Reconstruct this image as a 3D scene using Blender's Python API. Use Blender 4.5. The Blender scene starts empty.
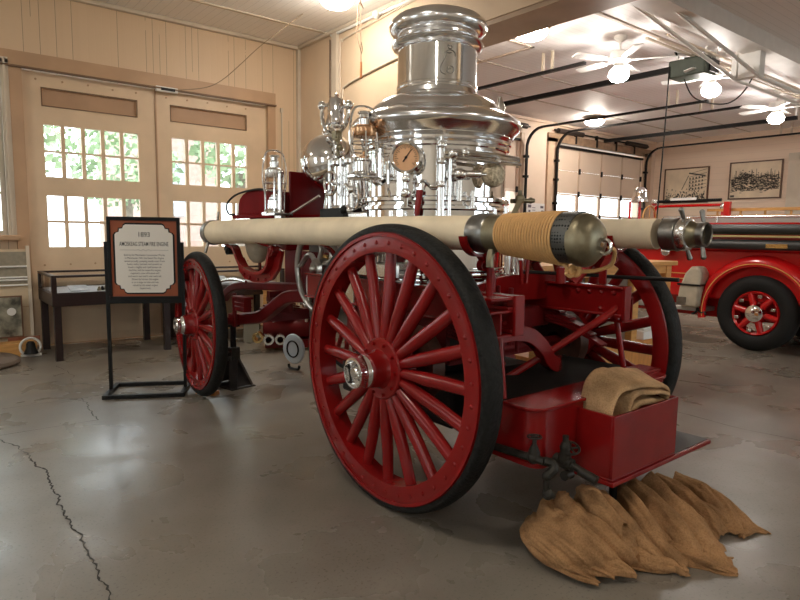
import bpy, bmesh, math, random
from mathutils import Vector, Matrix, noise
random.seed(4)
PI = math.pi
SC = bpy.context.scene
COL = SC.collection
V = Vector

# ------------------------------------------------------------------ helpers
class MB:
    """collects simple solids and links them as one mesh object"""
    def __init__(s):
        s.v = []; s.f = []
    def add(s, vs, fs, M=None):
        o = len(s.v)
        s.v += [tuple(M @ V(p)) if M is not None else tuple(p) for p in vs]
        s.f += [tuple(i + o for i in f) for f in fs]
        return s
    def box(s, x0, x1, y0, y1, z0, z1, M=None):
        vs = [(x0,y0,z0),(x1,y0,z0),(x1,y1,z0),(x0,y1,z0),(x0,y0,z1),(x1,y0,z1),(x1,y1,z1),(x0,y1,z1)]
        return s.add(vs, [(0,3,2,1),(4,5,6,7),(0,1,5,4),(1,2,6,5),(2,3,7,6),(3,0,4,7)], M)
    def cyl(s, p0, p1, r0, r1=None, n=16):
        p0, p1 = V(p0), V(p1); r1 = r0 if r1 is None else r1
        q = (p1 - p0).to_track_quat('Z', 'Y').to_matrix()
        a, b = [], []
        for i in range(n):
            t = 2*PI*i/n; d = q @ V((math.cos(t), math.sin(t), 0))
            a.append(p0 + d*r0); b.append(p1 + d*r1)
        fs = [(i, (i+1) % n, n+(i+1) % n, n+i) for i in range(n)]
        fs += [tuple(range(n-1, -1, -1)), tuple(range(n, 2*n))]
        return s.add(a+b, fs)
    def tube(s, path, r, n=8, closed=False):
        P = [V(p) for p in path]; m = len(P)
        R = r if isinstance(r, (list, tuple)) else [r]*m
        T = []
        for i in range(m):
            if closed: t = P[(i+1) % m] - P[i-1]
            else: t = P[min(i+1, m-1)] - P[max(i-1, 0)]
            T.append(t.normalized() if t.length > 1e-9 else V((0,0,1)))
        up = V((0,0,1)) if abs(T[0].z) < .9 else V((1,0,0))
        N = (up - T[0]*up.dot(T[0])).normalized(); vs = []
        for i in range(m):
            N = (N - T[i]*N.dot(T[i]))
            if N.length < 1e-6: N = T[i].orthogonal()
            N.normalize(); B = T[i].cross(N)
            for k in range(n):
                a = 2*PI*k/n
                vs.append(P[i] + (N*math.cos(a) + B*math.sin(a))*R[i])
        fs = []
        for i in range(m if closed else m-1):
            j = (i+1) % m
            for k in range(n):
                fs.append((i*n+k, i*n+(k+1) % n, j*n+(k+1) % n, j*n+k))
        if not closed:
            fs += [tuple(range(n-1, -1, -1)), tuple((m-1)*n+k for k in range(n))]
        return s.add(vs, fs)
    def lathe(s, prof, c=(0,0,0), axis='z', n=48, M=None, closed=False, arc=None):
        """prof: (radius, height) pairs"""
        A = {'z': Matrix.Identity(4), 'x': Matrix.Rotation(PI/2, 4, 'Y'), 'y': Matrix.Rotation(-PI/2, 4, 'X')}[axis]
        A = Matrix.Translation(V(c)) @ A
        if M is not None: A = M @ A
        vs, fs, m = [], [], len(prof)
        a0, a1 = arc if arc else (0, 2*PI)
        k = n if not arc else n+1
        for i in range(k):
            t = a0 + (a1-a0)*i/n
            for (r, h) in prof: vs.append((r*math.cos(t), r*math.sin(t), h))
        for i in range(n):
            j = (i+1) % k
            for q in range(m if closed else m-1):
                w = (q+1) % m
                fs.append((i*m+q, j*m+q, j*m+w, i*m+w))
        if not closed and not arc and m > 2:
            if prof[0][0] > 1e-5: fs.append(tuple(i*m for i in range(n-1, -1, -1)))
            if prof[-1][0] > 1e-5: fs.append(tuple(i*m+m-1 for i in range(n)))
        return s.add(vs, fs, A)
    def sphere(s, c, r, sc=(1,1,1), n=20, m=12, z0=-1, z1=1):
        prof = []
        for i in range(m+1):
            a = math.asin(z0) + (math.asin(z1)-math.asin(z0))*i/m
            prof.append((max(r*math.cos(a), 1e-6 if abs(math.cos(a)) < 1e-6 else 0), r*math.sin(a)))
        M = Matrix.Translation(V(c)) @ Matrix.Diagonal((sc[0], sc[1], sc[2], 1))
        return s.lathe(prof, n=n, M=M)
    def torus(s, c, R, r, axis='z', n=32, k=10, M=None):
        prof = [(R + r*math.cos(2*PI*i/k), r*math.sin(2*PI*i/k)) for i in range(k)]
        return s.lathe(prof, c, axis, n, M, closed=True)
    def prism(s, poly, axis, d0, d1, M=None):
        """poly in the two other coordinates (in x,y,z order), extruded along axis"""
        n = len(poly)
        def P(a, b, d): return {'x': (d,a,b), 'y': (a,d,b), 'z': (a,b,d)}[axis]
        vs = [P(a,b,d0) for a,b in poly] + [P(a,b,d1) for a,b in poly]
        fs = [(i, (i+1) % n, n+(i+1) % n, n+i) for i in range(n)]
        fs += [tuple(range(n-1, -1, -1)), tuple(range(n, 2*n))]
        return s.add(vs, fs, M)
    def strap(s, path, wdir, w, t):
        """flat bar following path; wdir = direction of its width"""
        P = [V(p) for p in path]; wd = V(wdir).normalized(); vs = []; m = len(P)
        for i in range(m):
            T = (P[min(i+1, m-1)] - P[max(i-1, 0)]).normalized(); N = T.cross(wd).normalized()
            for a, b in ((-1,-1),(1,-1),(1,1),(-1,1)): vs.append(P[i] + wd*(a*w/2) + N*(b*t/2))
        fs = [(0,1,2,3), tuple((m-1)*4+k for k in (3,2,1,0))]
        for i in range(m-1):
            for k in range(4): fs.append((i*4+k, i*4+(k+1) % 4, (i+1)*4+(k+1) % 4, (i+1)*4+k))
        return s.add(vs, fs)
    def build(s, name, mt, parent=None, loc=None, bev=0, sub=0, smooth=38, rot=None, label=None):
        me = bpy.data.meshes.new(name); me.from_pydata(s.v, [], s.f)
        bm = bmesh.new(); bm.from_mesh(me)
        bmesh.ops.recalc_face_normals(bm, faces=bm.faces); bm.to_mesh(me); bm.free()
        for m in (mt if isinstance(mt, list) else [mt]): me.materials.append(m)
        me.shade_smooth(); me.set_sharp_from_angle(angle=math.radians(smooth))
        o = bpy.data.objects.new(name, me); COL.objects.link(o)
        if parent is not None: o.parent = parent
        if loc is not None: o.location = loc
        if rot is not None: o.rotation_euler = rot
        if bev:
            b = o.modifiers.new('bevel', 'BEVEL'); b.width = bev; b.segments = 2; b.limit_method = 'ANGLE'; b.angle_limit = math.radians(50)
        if sub:
            b = o.modifiers.new('sub', 'SUBSURF'); b.levels = sub; b.render_levels = sub
        if label: o['label'] = label
        return o

def tag(o, label, cat, group=None):
    o['label'] = label; o['category'] = cat
    if group: o['group'] = group
    return o
def thing(name, label, cat, loc=(0,0,0), rz=0, group=None):
    o = bpy.data.objects.new(name, None); COL.objects.link(o); o.empty_display_size = .1
    o.location = loc; o.rotation_euler = (0,0,rz)
    return tag(o, label, cat, group)
def struct(o):
    o['kind'] = 'structure'; return o
def dup(root, loc=None, rot=None, label=None, parent=None):
    def cp(o, par):
        c = o.copy(); COL.objects.link(c); c.parent = par
        for ch in list(o.children): cp(ch, c)
        return c
    r = cp(root, parent if parent is not None else root.parent)
    if loc is not None: r.location = loc
    if rot is not None: r.rotation_euler = rot
    if label: r['label'] = label
    return r
def arcpts(c, r, a0, a1, n, plane='yz', k=0):
    out = []
    for i in range(n+1):
        a = math.radians(a0 + (a1-a0)*i/n); u, w = c[0] + r*math.cos(a), c[1] + r*math.sin(a)
        out.append({'yz': (k,u,w), 'xz': (u,k,w), 'xy': (u,w,k)}[plane])
    return out
def smoothpath(P, n=6):
    P = [V(p) for p in P]; out = []
    for i in range(len(P)-1):
        p0, p1, p2, p3 = P[max(i-1,0)], P[i], P[i+1], P[min(i+2, len(P)-1)]
        for k in range(n):
            t = k/n
            out.append(.5*((2*p1) + (p2-p0)*t + (2*p0-5*p1+4*p2-p3)*t*t + (3*p1-p0-3*p2+p3)*t**3))
    out.append(P[-1]); return out

# ------------------------------------------------------------------ materials
def mat(name, col, rough=.5, metal=0, var=0, vs=8, bump=0, bs=60, coat=0, col2=None, rvar=0, spec=None):
    m = bpy.data.materials.new(name); m.use_nodes = True
    nt = m.node_tree; b = nt.nodes['Principled BSDF']; L = nt.links.new
    b.inputs['Base Color'].default_value = (*col, 1); b.inputs['Roughness'].default_value = rough
    b.inputs['Metallic'].default_value = metal; b.inputs['Coat Weight'].default_value = coat
    b.inputs['Coat Roughness'].default_value = .08
    if spec is not None: b.inputs['Specular IOR Level'].default_value = spec
    if var or bump or rvar:
        tc = nt.nodes.new('ShaderNodeTexCoord')
    if var or rvar:
        n = nt.nodes.new('ShaderNodeTexNoise'); n.inputs['Scale'].default_value = vs; n.inputs['Detail'].default_value = 6
        L(tc.outputs['Object'], n.inputs['Vector'])
    if var:
        r = nt.nodes.new('ShaderNodeValToRGB'); c2 = col2 or tuple(c*(1-var) for c in col)
        r.color_ramp.elements[0].position = .35; r.color_ramp.elements[1].position = .65
        r.color_ramp.elements[0].color = (*c2, 1); r.color_ramp.elements[1].color = (*col, 1)
        L(n.outputs['Fac'], r.inputs['Fac']); L(r.outputs['Color'], b.inputs['Base Color'])
    if rvar:
        mr = nt.nodes.new('ShaderNodeMapRange'); mr.inputs['To Min'].default_value = max(rough-rvar, .02); mr.inputs['To Max'].default_value = rough+rvar
        L(n.outputs['Fac'], mr.inputs['Value']); L(mr.outputs['Result'], b.inputs['Roughness'])
    if bump:
        n2 = nt.nodes.new('ShaderNodeTexNoise'); n2.inputs['Scale'].default_value = bs; n2.inputs['Detail'].default_value = 4
        L(tc.outputs['Object'], n2.inputs['Vector'])
        bp = nt.nodes.new('ShaderNodeBump'); bp.inputs['Strength'].default_value = bump; bp.inputs['Distance'].default_value = .01
        L(n2.outputs['Fac'], bp.inputs['Height']); L(bp.outputs['Normal'], b.inputs['Normal'])
    return m
def emat(name, col, st):
    m = bpy.data.materials.new(name); m.use_nodes = True; nt = m.node_tree
    nt.nodes.remove(nt.nodes['Principled BSDF']); e = nt.nodes.new('ShaderNodeEmission')
    e.inputs['Color'].default_value = (*col, 1); e.inputs['Strength'].default_value = st
    nt.links.new(e.outputs[0], nt.nodes['Material Output'].inputs[0]); return m
def boards(name, col, col2, axis, pitch, gap=.06, rough=.55, crack=0, dark=.55):
    """painted boards: narrow grooves every pitch metres across axis"""
    m = bpy.data.materials.new(name); m.use_nodes = True; nt = m.node_tree; L = nt.links.new
    b = nt.nodes['Principled BSDF']; b.inputs['Roughness'].default_value = rough
    tc = nt.nodes.new('ShaderNodeTexCoord'); sp = nt.nodes.new('ShaderNodeSeparateXYZ'); L(tc.outputs['Object'], sp.inputs[0])
    def M(op, a, bv=None):
        n = nt.nodes.new('ShaderNodeMath'); n.operation = op
        for i, q in enumerate((a, bv)):
            if q is None: continue
            if isinstance(q, (int, float)): n.inputs[i].default_value = q
            else: L(q, n.inputs[i])
        return n.outputs[0]
    u = M('DIVIDE', sp.outputs['XYZ'.index(axis)], pitch); fr = M('FRACT', u); g = M('LESS_THAN', fr, gap)
    fl = M('FLOOR', u); wn = nt.nodes.new('ShaderNodeTexWhiteNoise'); wn.noise_dimensions = '1D'; L(fl, wn.inputs['W'])
    nz = nt.nodes.new('ShaderNodeTexNoise'); nz.inputs['Scale'].default_value = 2.2; nz.inputs['Detail'].default_value = 5; L(tc.outputs['Object'], nz.inputs['Vector'])
    mix = nt.nodes.new('ShaderNodeMix'); mix.data_type = 'RGBA'; mix.inputs['A'].default_value = (*col, 1); mix.inputs['B'].default_value = (*col2, 1)
    f = M('MULTIPLY', M('ADD', nz.outputs['Fac'], M('MULTIPLY', wn.outputs['Value'], .5)), .65); L(f, mix.inputs['Factor'])
    mx2 = nt.nodes.new('ShaderNodeMix'); mx2.data_type = 'RGBA'; L(mix.outputs['Result'], mx2.inputs['A'])
    mx2.inputs['B'].default_value = (*[c*dark for c in col], 1)
    if crack:
        c2 = M('MULTIPLY', g, M('GREATER_THAN', M('ADD', wn.outputs['Value'], M('MULTIPLY', nz.outputs['Fac'], .9)), .92)); L(c2, mx2.inputs['Factor'])
    else: L(g, mx2.inputs['Factor'])
    L(mx2.outputs['Result'], b.inputs['Base Color'])
    bp = nt.nodes.new('ShaderNodeBump'); bp.invert = True; bp.inputs['Strength'].default_value = .5; bp.inputs['Distance'].default_value = .006
    L(g, bp.inputs['Height']); L(bp.outputs['Normal'], b.inputs['Normal'])
    return m
def wood(name, c1, c2, sc=(1,12,12), rough=.4, coat=.2):
    m = mat(name, c1, rough, coat=coat); nt = m.node_tree; L = nt.links.new; b = nt.nodes['Principled BSDF']
    tc = nt.nodes.new('ShaderNodeTexCoord'); mp = nt.nodes.new('ShaderNodeMapping'); mp.inputs['Scale'].default_value = sc
    n = nt.nodes.new('ShaderNodeTexNoise'); n.inputs['Scale'].default_value = 3; n.inputs['Detail'].default_value = 8; n.inputs['Distortion'].default_value = .8
    r = nt.nodes.new('ShaderNodeValToRGB'); r.color_ramp.elements[0].color = (*c1,1); r.color_ramp.elements[1].color = (*c2,1)
    r.color_ramp.elements[0].position = .35; r.color_ramp.elements[1].position = .68
    L(tc.outputs['Object'], mp.inputs[0]); L(mp.outputs[0], n.inputs['Vector']); L(n.outputs['Fac'], r.inputs[0]); L(r.outputs[0], b.inputs['Base Color'])
    return m
def glassmat(name, tint=(1,1,1), gl=.12):
    m = bpy.data.materials.new(name); m.use_nodes = True; nt = m.node_tree; L = nt.links.new
    nt.nodes.remove(nt.nodes['Principled BSDF'])
    t = nt.nodes.new('ShaderNodeBsdfTransparent'); t.inputs[0].default_value = (*tint,1)
    g = nt.nodes.new('ShaderNodeBsdfGlossy'); g.inputs['Roughness'].default_value = .03
    fr = nt.nodes.new('ShaderNodeFresnel'); fr.inputs[0].default_value = 1.45
    mx = nt.nodes.new('ShaderNodeMixShader'); ge = nt.nodes.new('ShaderNodeNewGeometry'); iv = nt.nodes.new('ShaderNodeMath'); iv.operation = 'SUBTRACT'; iv.inputs[0].default_value = 1; L(ge.outputs['Backfacing'], iv.inputs[1])
    ml = nt.nodes.new('ShaderNodeMath'); ml.operation = 'MULTIPLY'; L(fr.outputs[0], ml.inputs[0]); L(iv.outputs[0], ml.inputs[1]); L(ml.outputs[0], mx.inputs[0]); L(t.outputs[0], mx.inputs[1]); L(g.outputs[0], mx.inputs[2])
    L(mx.outputs[0], nt.nodes['Material Output'].inputs[0]); return m

RED = mat('red_enamel', (.215,.006,.006), .26, var=.22, vs=5, coat=.08, bump=.04, bs=40, spec=.32)
REDM = mat('matt_red_enamel', (.19,.006,.007), .7, var=.2, vs=6, spec=.05)
REDD = mat('worn_red_enamel', (.15,.005,.006), .45, var=.3, vs=6, bump=.05, bs=50, spec=.22)
TRED = mat('truck_red', (.52,.008,.009), .2, coat=.4, spec=.4)
CHROME = mat('nickel_plate', (.86,.86,.86), .07, 1, rvar=.05, vs=6)
CROWN = mat('satin_nickel', (.84,.84,.85), .17, 1, rvar=.06, vs=3)
CHROMEB = mat('brushed_nickel', (.70,.68,.65), .22, 1, bump=.02, bs=20)
STEEL = mat('grey_steel', (.32,.31,.29), .34, 1, var=.35, vs=14)
DULL = mat('dull_bronze', (.30,.26,.17), .40, .85, var=.45, vs=12, bump=.05, bs=50)
BRASS = mat('brass', (.62,.42,.16), .25, 1)
COPPER = mat('warm_copper', (.62,.36,.20), .25, 1)
BLACK = mat('black_paint', (.008,.008,.008), .4, spec=.18)
BLACKM = mat('black_steel', (.010,.009,.009), .5, spec=.2)
PIPE = mat('iron_pipe', (.030,.026,.020), .5, .3, var=.5, vs=30, bump=.2, bs=80, spec=.3)
TYRE = mat('tyre_rubber', (.013,.013,.012), .62, var=.55, vs=35, bump=.6, bs=70, spec=.2)
TYRE2 = mat('truck_tyre', (.014,.014,.014), .62, bump=.1, bs=60, spec=.2)
CANVAS = mat('hose_canvas', (.78,.65,.46), .75, var=.16, vs=5, bump=.12, bs=120)
CREAM = mat('cream_canvas', (.55,.47,.34), .8, var=.3, vs=9, bump=.15, bs=150)
ROPE = mat('manila_rope', (.66,.38,.15), .8, var=.12, vs=30, bump=.15, bs=220)
WALLO = mat('pale_wall_paint', (.78,.74,.68), .6, var=.06, vs=1.5)
def burlap_mat(nm='burlap', cc=(.40,.222,.105)):
    m = mat(nm, cc, .95, var=.42, vs=7, bump=0, spec=.1); nt = m.node_tree; L = nt.links.new
    tc = nt.nodes.new('ShaderNodeTexCoord'); b = nt.nodes['Principled BSDF']
    w1 = nt.nodes.new('ShaderNodeTexNoise'); w1.inputs['Scale'].default_value = 130; w1.inputs['Detail'].default_value = 3
    w2 = nt.nodes.new('ShaderNodeTexNoise'); w2.inputs['Scale'].default_value = 30; w2.inputs['Detail'].default_value = 3
    ad = nt.nodes.new('ShaderNodeMath'); ad.operation = 'ADD'
    for w in (w1, w2): L(tc.outputs['Object'], w.inputs['Vector'])
    old = b.inputs['Base Color'].links[0].from_socket; cr_ = nt.nodes.new('ShaderNodeValToRGB'); cr_.color_ramp.elements[0].position = .36; cr_.color_ramp.elements[1].position = .56; cr_.color_ramp.elements[0].color = (.66,.62,.58,1); L(w2.outputs['Fac'], cr_.inputs[0])
    w2.inputs['Scale'].default_value = 120; mu = nt.nodes.new('ShaderNodeMix'); mu.data_type = 'RGBA'; mu.blend_type = 'MULTIPLY'; mu.inputs['Factor'].default_value = .6; L(old, mu.inputs['A']); L(cr_.outputs[0], mu.inputs['B']); L(mu.outputs['Result'], b.inputs['Base Color'])
    L(w1.outputs['Fac'], ad.inputs[0]); L(w2.outputs['Fac'], ad.inputs[1])
    bp = nt.nodes.new('ShaderNodeBump'); bp.inputs['Strength'].default_value = .35; bp.inputs['Distance'].default_value = .012
    L(ad.outputs[0], bp.inputs['Height']); L(bp.outputs[0], b.inputs['Normal']); return m
BURLAP = burlap_mat()
BURLAP_LIT = burlap_mat('lit_burlap', (.58,.37,.20))  # same cloth, with brighter light put into its colour for the bin
OAK = wood('oak', (.70,.38,.12), (.54,.26,.075), (1.5,1.5,9))
OAKD = wood('oak_panel', (.70,.31,.08), (.52,.21,.05), (7,7,1.5))
DARKW = wood('dark_walnut', (.020,.008,.007), (.012,.005,.004), (9,9,1), .35, .1)
LADW = wood('ladder_wood', (.60,.30,.08), (.42,.19,.05), (9,1,9))
WHITE = mat('white_paint', (.78,.77,.74), .5)
TRIMW = mat('trim_paint', (.62,.53,.42), .5, var=.12, vs=3)
TAN = mat('tan_trim', (.50,.315,.185), .5, var=.12, vs=3)
TAN2 = mat('tan_panel', (.43,.26,.15), .5, var=.1, vs=4)
DOORP = mat('door_paint', (.70,.52,.345), .45, var=.12, vs=2.5)
WALLP = mat('beige_wall_paint', (.67,.515,.36), .6, var=.1, vs=1.5)
WALLR = mat('pinkish_wall_paint', (.76,.59,.46), .6, var=.08, vs=1.5)
BEAMT = mat('beam_paint', (.40,.28,.19), .5, var=.15, vs=3)
GLASS = glassmat('pane_glass')
GLASS2 = glassmat('case_glass', (.96,.97,.97))
BULB = emat('lamp_globe', (1,.92,.80), 110)
PLANK = boards('plank_wall', (.68,.51,.34), (.62,.455,.30), 'X', .085, .06, crack=1, dark=.38)
CEILA = boards('ceiling_boards', (.90,.87,.83), (.86,.83,.79), 'X', .10, .06, dark=.75)
BULB2 = emat('bright_lamp_globe', (1,.93,.86), 95)
CEILB = boards('white_ceiling_boards', (.90,.855,.85), (.87,.82,.815), 'Y', .09, .08, dark=.82)
WALLRB = boards('pink_board_wall', (.80,.62,.48), (.76,.58,.44), 'Z', .14, .05, dark=.85)
def concrete():
    m = mat('polished_concrete', (.27,.26,.24), .28); nt = m.node_tree; L = nt.links.new; b = nt.nodes['Principled BSDF']
    tc = nt.nodes.new('ShaderNodeTexCoord')
    def N(s, d=8, dist=0):
        n = nt.nodes.new('ShaderNodeTexNoise'); n.inputs['Scale'].default_value = s; n.inputs['Detail'].default_value = d; n.inputs['Distortion'].default_value = dist
        L(tc.outputs['Object'], n.inputs['Vector']); return n.outputs['Fac']
    def R(f, stops):
        r = nt.nodes.new('ShaderNodeValToRGB'); e = r.color_ramp.elements
        e[0].position, e[0].color = stops[0][0], (*stops[0][1], 1); e[1].position, e[1].color = stops[1][0], (*stops[1][1], 1)
        for p, c in stops[2:]: q = e.new(p); q.color = (*c, 1)
        L(f, r.inputs[0]); return r.outputs[0]
    big = R(N(.55, 6, .3), [(.25,(.150,.130,.105)), (.75,(.232,.208,.176))])
    mid = R(N(3, 10, .2), [(.25,(.78,.77,.75)), (.75,(1.06,1.05,1.04))])
    sp = R(N(70, 3), [(.30,(.62,.6,.58)), (.42,(1,1,1))])
    spots = R(N(9, 4), [(.12,(.7,.68,.66)), (.36,(1,1,1))])
    def MU(a, c):
        x = nt.nodes.new('ShaderNodeMix'); x.data_type = 'RGBA'; x.blend_type = 'MULTIPLY'; x.inputs['Factor'].default_value = 1
        L(a, x.inputs['A']); L(c, x.inputs['B']); return x.outputs['Result']
    L(MU(MU(MU(big, mid), sp), spots), b.inputs['Base Color'])
    mr = nt.nodes.new('ShaderNodeMapRange'); mr.inputs['From Min'].default_value = .3; mr.inputs['From Max'].default_value = .7
    mr.inputs['To Min'].default_value = .20; mr.inputs['To Max'].default_value = .42
    L(N(1.7, 8, .5), mr.inputs['Value']); L(mr.outputs[0], b.inputs['Roughness'])
    bp = nt.nodes.new('ShaderNodeBump'); bp.inputs['Strength'].default_value = .12; bp.inputs['Distance'].default_value = .006
    L(N(6, 8), bp.inputs['Height']); L(bp.outputs[0], b.inputs['Normal'])
    return m
FLOOR = concrete()
# ------------------------------------------------------------------ room
# X runs along the door wall, Y points at it; camera stands at the origin
YW = 8.4; XP = 4.68; XP2 = 5.19; XR = 15.0; XL = -4.2; YB = -5.0; ZC = 4.19; ZC2 = 3.82
def grid_wall(mb, axis, a0, a1, z0, z1, d0, d1, holes):
    """solid wall with rectangular openings; holes = (a0,a1,z0,z1)"""
    A = sorted({a0, a1, *[h[0] for h in holes], *[h[1] for h in holes]}); Z = sorted({z0, z1, *[h[2] for h in holes], *[h[3] for h in holes]})
    A = [a for a in A if a0 <= a <= a1]; Z = [z for z in Z if z0 <= z <= z1]
    for i in range(len(A)-1):
        run = None
        for k in range(len(Z)-1):
            am, zm = (A[i]+A[i+1])/2, (Z[k]+Z[k+1])/2
            solid = not any(h[0] < am < h[1] and h[2] < zm < h[3] for h in holes)
            if solid: run = (run[0], Z[k+1]) if run else (Z[k], Z[k+1])
            if (not solid or k == len(Z)-2) and run:
                if axis == 'x': mb.box(A[i], A[i+1], d0, d1, run[0], run[1])
                else: mb.box(d0, d1, A[i], A[i+1], run[0], run[1])
                run = None
    return mb
struct(MB().box(XL-.3, XR+.3, YB-.3, YW+.3, -.2, 0).build('floor', FLOOR))
struct(MB().box(XL-.3, XP2-.2, YB-.3, YW+.3, ZC, ZC+.15).build('ceiling', CEILA))
struct(MB().box(XP2-.2, XR+.3, YB-.3, YW+.3, ZC2, ZC2+.15).build('ceiling', CEILB))
MOULD = mat('dark_moulding', (.17,.095,.05), .6)
DOORS = [(1.07, 4.15, 0, 3.28), (-.28, .86, 1.36, 3.30), (-2.6, -1.4, 1.36, 3.30)]
GAR = [(6.7, 9.75, 0, 3.42), (10.93, 14.40, 0, 3.42)]
struct(grid_wall(MB(), 'x', XL-.2, XP, 0, ZC, YW, YW+.22, DOORS).build('wall_front', PLANK))
struct(grid_wall(MB(), 'x', XP, XR+.2, 0, ZC2, YW, YW+.22, GAR).build('wall_front', WALLR))
struct(grid_wall(MB(), 'y', 5.45, YW, 0, ZC, XP, XP2, []).build('wall_partition', WALLP))
struct(MB().box(XP, XP2, YB, 5.45, 3.55, ZC).build('trim_1', BEAMT))                       # the big beam between the two bays
struct(MB().box(XP-.012, XP, YB, 5.45, 3.60, ZC).build('trim_2', WALLP))
struct(grid_wall(MB(), 'y', YB, YW, 0, ZC2, XR, XR+.2, [(3.2,4.95,0,3.12)]).build('wall_right', WALLRB))
struct(MB().box(XR+.05, XR+.12, 3.2, 4.95, 0, 3.12).build('door_5', TRIMW))
lw = [(-.6,.8,1.0,3.3), (3.2,4.6,1.0,3.3)]
struct(grid_wall(MB(), 'y', YB, YW, 0, ZC, XL-.2, XL, lw).build('wall_left', WALLO))
bw = [(-2.2,-1.0,1.0,3.0)]
struct(grid_wall(MB(), 'x', XL-.2, XR+.2, 0, ZC, YB-.2, YB, bw + [(6.2,9.4,.7,3.2), (10.6,13.6,.7,3.2)]).build('wall_back', WALLO))
wn = [10]
def sash(axis, a0, a1, z0, z1, d, nx=3, nz=4, fw=.06, bar=.03, name=None):
    mb = MB(); t = .05
    def bx(p0, p1, q0, q1):
        if axis == 'x': mb.box(p0, p1, d-t/2, d+t/2, q0, q1)
        else: mb.box(d-t/2, d+t/2, p0, p1, q0, q1)
    bx(a0, a0+fw, z0, z1); bx(a1-fw, a1, z0, z1); bx(a0+fw, a1-fw, z0, z0+fw); bx(a0+fw, a1-fw, z1-fw, z1)
    for i in range(1, nx): x = a0+(a1-a0)*i/nx; bx(x-bar/2, x+bar/2, z0+fw, z1-fw)
    for i in range(1, nz): z = z0+(z1-z0)*i/nz; bx(a0+fw, a1-fw, z-bar/2, z+bar/2)
    wn[0] += 1
    f = struct(mb.build(name or 'window_%d' % wn[0], TRIMW))
    g = MB()
    if axis == 'x': g.box(a0+fw, a1-fw, d-.003, d+.003, z0+fw, z1-fw)
    else: g.box(d-.003, d+.003, a0+fw, a1-fw, z0+fw, z1-fw)
    g.build('pane', GLASS, f); return f
for h in lw: sash('y', *h, XL-.1)
for h in bw + [(6.2,9.4,.7,3.2), (10.6,13.6,.7,3.2)]: sash('x', *h, YB-.1)  # the two right-bay windows are unseen, added to brighten that bay's ceiling
sash('x', -.28, .86, 1.36, 3.30, YW+.06, 3, 4, .05, .028, 'window_1'); sash('x', -2.6, -1.4, 1.36, 3.30, YW+.06, 3, 4, .05, .028, 'window_2')
# window 1 casing and sill, carriage door casing
struct(MB().box(.86, .94, YW-.05, YW+.06, 1.36, 3.34).box(-.38, -.28, YW-.05, YW+.06, 1.36, 3.34).box(-.38, .94, YW-.05, YW+.06, 3.30, 3.36).box(.885, .905, YW-.075, YW-.05, 1.36, 3.34).build('trim_3', TRIMW))
struct(MB().box(-.42, .97, YW-.11, YW+.04, 1.30, 1.36).build('trim_4', TAN, bev=.01))
struct(MB().box(.94, 1.07, YW-.04, YW, 0, 3.28).box(4.15, 4.27, YW-.04, YW, 0, 3.28).box(-4.0, 4.27, YW-.045, YW, 3.28, 3.45).build('trim_5', TAN))
struct(MB().box(-4, 4.27, YW-.075, YW-.045, 3.265, 3.285).build('trim_6', MOULD))
# cornice mouldings and corner posts
struct(MB().box(XL, XP, YW-.07, YW, ZC-.055, ZC).box(XP-.06, XP, 5.45, YW-.07, ZC-.05, ZC).build('trim_7', TRIMW, bev=.012))
struct(MB().box(XP-.045, XP, YW-.06, YW, 0, ZC-.05).box(XP-.05, XP, 7.28, 7.40, 0, ZC-.05).build('trim_8', TRIMW))
struct(MB().box(XP2, XP2+.05, 5.45, YW, ZC2-.06, ZC2).box(XP2, XR, YW-.06, YW, ZC2-.05, ZC2).box(XR-.06, XR, YB, YW-.06, ZC2-.05, ZC2).build('trim_9', WALLR))
struct(MB().box(1.07, 4.15, YW+.10, YW+.2, 0, .04).build('trim_10', TAN2))
struct(MB().box(-4, 1.0, YW-.02, YW, 0, .12).box(4.27, XP, YW-.02, YW, 0, .12).build('baseboard_front', TAN2))
# ceiling seam battens
sb = MB()
for y in (7.55, 5.9): sb.box(XL, XP, y-.025, y+.025, ZC-.012, ZC)
sb.build('trim_11', TRIMW)['kind'] = 'structure'
# carriage doors
def carriage(n, x0, x1, px0):
    cols = [(px0+.222*i, px0+.222*i+.18) for i in range(5)]; rows = [(1.22,1.51), (1.54,1.835), (2.06,2.35), (2.37,2.67)]
    holes = [(c[0], c[1], r[0], r[1]) for c in cols for r in rows] + [(px0, px0+1.06, 2.89, 3.085)]
    mb = grid_wall(MB(), 'x', x0, x1, .03, 3.265, YW+.03, YW+.085, holes)
    d = struct(mb.build('door_%d' % n, DOORP))
    MB().box(px0, px0+1.06, YW+.06, YW+.075, 2.89, 3.085).build('panel', TAN2, d)
    fr = MB()
    for (a, b, c, e) in [(px0-.012, px0+1.072, 3.085, 3.097), (px0-.012, px0+1.072, 2.878, 2.89), (px0-.012, px0, 2.89, 3.085), (px0+1.06, px0+1.072, 2.89, 3.085)]:
        fr.box(a, b, YW+.022, YW+.03, c, e)
    fr.build('panel_moulding', MOULD, d)
    for r in rows: MB().box(px0-.01, px0+1.08, YW+.055, YW+.06, r[0]-.01, r[1]+.01).build('pane_row', GLASS, d)
    b = MB()
    for z in (3.18, 1.0):
        for i in range(5): b.cyl((px0-.06+.28*i, YW+.03, z+.006*((i*7) % 3)), (px0-.06+.28*i, YW+.022, z+.006*((i*7) % 3)), .012, n=8)
    b.build('bolt_heads', TAN2, d)
    MB().box(x0+.12, x1-.12, YW+.022, YW+.03, .12, .80).build('lower_panel', DOORP, d, bev=.005)
    return d
carriage(1, 1.075, 2.565, 1.275); d2 = carriage(2, 2.575, 4.145, 2.772)
struct(MB().box(2.562, 2.58, YW+.015, YW+.03, .03, 3.265).build('trim_12', TAN2))
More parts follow.
